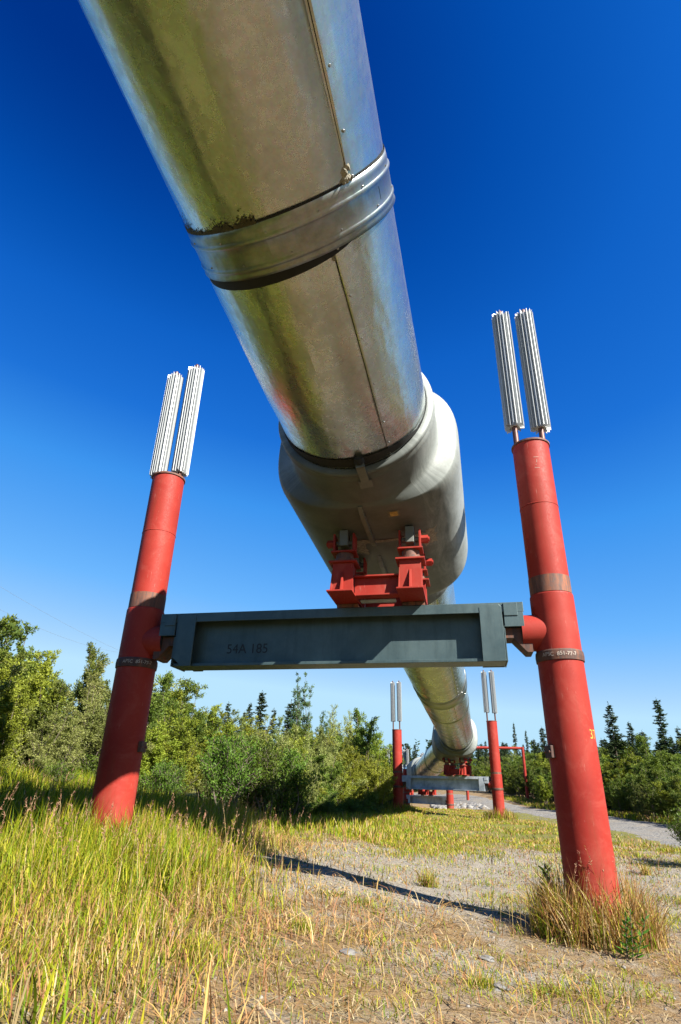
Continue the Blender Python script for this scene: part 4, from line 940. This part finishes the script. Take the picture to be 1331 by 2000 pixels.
# individual stones
def stone(x,y,s,label,flat=.5,seed=0,name='stone'):
    import bmesh
    bm=bmesh.new(); bmesh.ops.create_icosphere(bm,subdivisions=3,radius=1); rs=np.random.default_rng(seed); o3=rs.normal(size=3)*5
    for v in bm.verts:
        c=v.co; k=1+.25*math.sin(c.x*2.3+o3[0])*math.cos(c.y*2.9+o3[1])+.15*math.sin(c.z*5+o3[2]+c.x*3)+.05*math.sin(c.x*13+c.y*11); v.co=Vector((c.x*k*s*1.25,c.y*k*s,c.z*k*s*flat))
    me=bpy.data.meshes.new(name);bm.to_mesh(me);bm.free(); o=link(name,me,None,M['stone'],(x,y,float(G(x,y))+s*flat*.3)); tag(o,label,'stone')
for px,py,z,s,lab,sd in((678,1905,-1.25,.035,'pale stone in the litter at bottom left of centre',1),(330,1898,-1.2,.05,'whitish stone among dry stalks at bottom left',2),(595,1780,-1.25,.04,'small pale stone on the bare patch by the green tuft',3),
   (952,1886,-1.25,.035,'dark grey stone on the dry ground below the long shadow',4),(980,1955,-1.25,.035,'pale flat stone at the bottom right of centre',5),(1240,1702,-1.25,.06,'small white stone beside the shadow near the right edge',6),(372,1658,-1.05,.12,'long pale flat rock in the grass right of the left post',7)):
    r=ray3(px,py); t=z/r[2]; stone(r[0]*t,r[1]*t,s*(1.3),lab,.5,sd)
# tussocks and weeds
def tuft(x,y,n,h,r,gf,label,name='grass_tussock',lean=.5,wd=.003,seed=0,group=None):
    rs=np.random.default_rng(seed+900); a_=rs.uniform(0,6.28,n);q=rs.uniform(0,1,n)**.7*r; bx=x+np.cos(a_)*q;by=y+np.sin(a_)*q
    c=colours(n,np.full(n,gf),rs); g0=float(G(x,y)); V,T,C=blades(bx,by,h*rs.uniform(.45,1.1,n),np.full(n,wd)*rs.uniform(.7,1.3,n),c,np.abs(rs.normal(size=n))*lean+.1,rs)
    V=V-np.array([x,y,g0]); o=link(name,fast_mesh(name,V,T,M['grass'],C),None,None,(x,y,g0)); tag(o,label,'grass tuft',group=group); return o
def ringtuft(P,n,h,r0,r1,gf,label,seed,side=None,wd=.0035,lean=.45):
    rs=np.random.default_rng(seed); a_=rs.uniform(0,6.28,n);q=rs.uniform(r0,r1,n)**1.0; bx=P[0]+np.cos(a_)*q*1.15;by=P[1]+np.sin(a_)*q
    c=colours(n,np.full(n,gf),rs); g0=float(G(*P)); hh=h*rs.uniform(.4,1.1,n)*(1.15-.5*(q-r0)/(r1-r0)); V,T,C=blades(bx,by,hh,np.full(n,wd)*rs.uniform(.7,1.3,n),c,np.abs(rs.normal(size=n))*lean+.1,rs)
    V=V-np.array([P[0],P[1],g0]); o=link('grass_tussock',fast_mesh('grass_tussock',V,T,M['grass'],C),None,None,(P[0],P[1],g0)); tag(o,label,'grass tuft'); return o
ringtuft(PR1,2300,.62,.26,.52,.18,'tall dry grass clump around the foot of the near right post',61)
ringtuft(Rr2[:2],500,.55,.3,.75,.55,'grass clump at the foot of the right post of the second support',62,wd=.01)
ringtuft(L2[:2],600,.6,.3,.9,.7,'grass clump at the foot of the left post of the second support',63,wd=.01)
ringtuft(PL1,2600,.62,.27,.7,.7,'green grass clump around the foot of the near left post',64)
def gp(px,py,z=-1.25):
    r=ray3(px,py); t=z/r[2]; return r[0]*t,r[1]*t
for px,py,n,h,r,gf,lab,wd in((838,1745,150,.26,.13,.5,'dark grass tuft standing across the long post shadow',.004),(375,1965,220,.20,.10,.6,'pale green fine grass tuft at the bottom left',.0022),(590,1870,260,.13,.12,.75,'low yellow green mounded tuft left of the bottom centre',.0022),
  (940,1950,240,.10,.10,.7,'low yellow tuft near the bottom right of centre',.002),(1068,1955,220,.06,.12,.85,'flat mossy green tuft at the bottom right',.002),(712,1800,90,.10,.12,.95,'small green weed tuft on the sand at centre',.003),
  (1080,1790,300,.34,.2,.2,'bleached straw tuft left of the near right post foot',.003),(1262,1705,120,.22,.10,.3,'thin straw tuft at the tip of the right edge shadow',.004),(655,1790,90,.08,.1,.9,'tiny green tuft on the bare ground beside the sandy patch',.003)):
    x,y=gp(px,py); tuft(x,y,n,h,r,gf,lab,seed=px,wd=wd)
def weed(x,y,h,label,seed,nst=4):
    rs=np.random.default_rng(seed);P=[];Dv=[];Ls=[];segs=[];g0=float(G(x,y))
    for k in range(nst):
        tip=np.array([rs.normal()*.07,rs.normal()*.07,h*rs.uniform(.75,1.0)]);base=np.array([rs.normal()*.02,rs.normal()*.02,0]);segs.append((base,tip,.004,.002))
        m=26
        for q in range(m):
            t=(q+1)/m; a_=q*2.4; d=np.array([math.cos(a_),math.sin(a_),.35+.5*t]);d/=np.linalg.norm(d);P.append(base+(tip-base)*t);Dv.append(d);Ls.append(.09*(1.15-.6*t)*rs.uniform(.8,1.2)*h/.35)
    P=np.array(P);Dv=np.array(Dv);Ls=np.array(Ls);n=len(P);C=np.tile([(.06,.17,.02)],(n,1))*rs.uniform(.7,1.5,(n,1))
    V,Fc,C=leaves(P,Dv,Ls,Ls*.24,rs,C,np.array([0,0,1.5]))
    root=empty('leafy_weed',(x,y,g0),label=label,cat='weed'); o=link('foliage',fast_mesh('foliage',V,Fc,M['leaf'],C),root); sv,sf=sticks(segs,4); link('stems',fast_mesh('stems',sv,sf,M['bark']),root)
x,y=gp(1236,1880);weed(x,y,.36,'bright green leafy weed in front of the near right post',1,4)
x,y=gp(1078,1800,-1.2);weed(x,y,.50,'dark green upright weed just left of the near right post',2,4)
x,y=gp(190,1720,-1.1);weed(x,y,.45,'dark green weed among the tall grass at left',3,3)
# seed head stalks in the tall grass
def stalks():
    rs=np.random.default_rng(70);n=520; x=rs.uniform(-5.5,.2,n);y=rs.uniform(4.4,11.5,n);k=rs.uniform(size=n)<sst(.2,-1.8,x);x=x[k];y=y[k]
    x=np.concatenate([x,PR1[0]+rs.normal(size=60)*.4]);y=np.concatenate([y,PR1[1]+rs.normal(size=60)*.3-.1]);n=len(x);h=rs.uniform(.5,.85,n)
    V1,T1,C1=blades(x,y,h,np.full(n,.0018),np.tile([(.45,.33,.13)],(n,1)),np.full(n,.18),np.random.default_rng(71))
    P=[];Dv=[]
    tops=V1.reshape(n,7,3)[:,6];mid=V1.reshape(n,7,3)[:,4:6].mean(1)
    for k in range(n):
        m=22;t=rs.uniform(0,1,m);p=tops[k]+(mid[k]-tops[k])*t[:,None]*.75;d=(tops[k]-mid[k]);d/=np.linalg.norm(d);dd=d*.9+rs.normal(size=(m,3))*.45;dd/=np.linalg.norm(dd,axis=1)[:,None];P.append(p);Dv.append(dd)
    P=np.concatenate(P);Dv=np.concatenate(Dv);m=len(P);C=np.array([(.42,.22,.14),(.5,.33,.2),(.36,.17,.12)])[rs.integers(0,3,m)]
    V2,F2,C2=leaves(P,Dv,rs.uniform(.018,.035,m),rs.uniform(.004,.007,m),rs,C)
    T2=np.concatenate([F2[:,[0,1,2]],F2[:,[0,2,3]]])+len(V1)
    o=link('seed_stalks',fast_mesh('seed_stalks',np.concatenate([V1,V2]),np.concatenate([T1,T2]),M['grass'],np.concatenate([C1,C2]))); tag(o,'pinkish seed heads rising above the tall grass','grass',kind='stuff')
stalks()
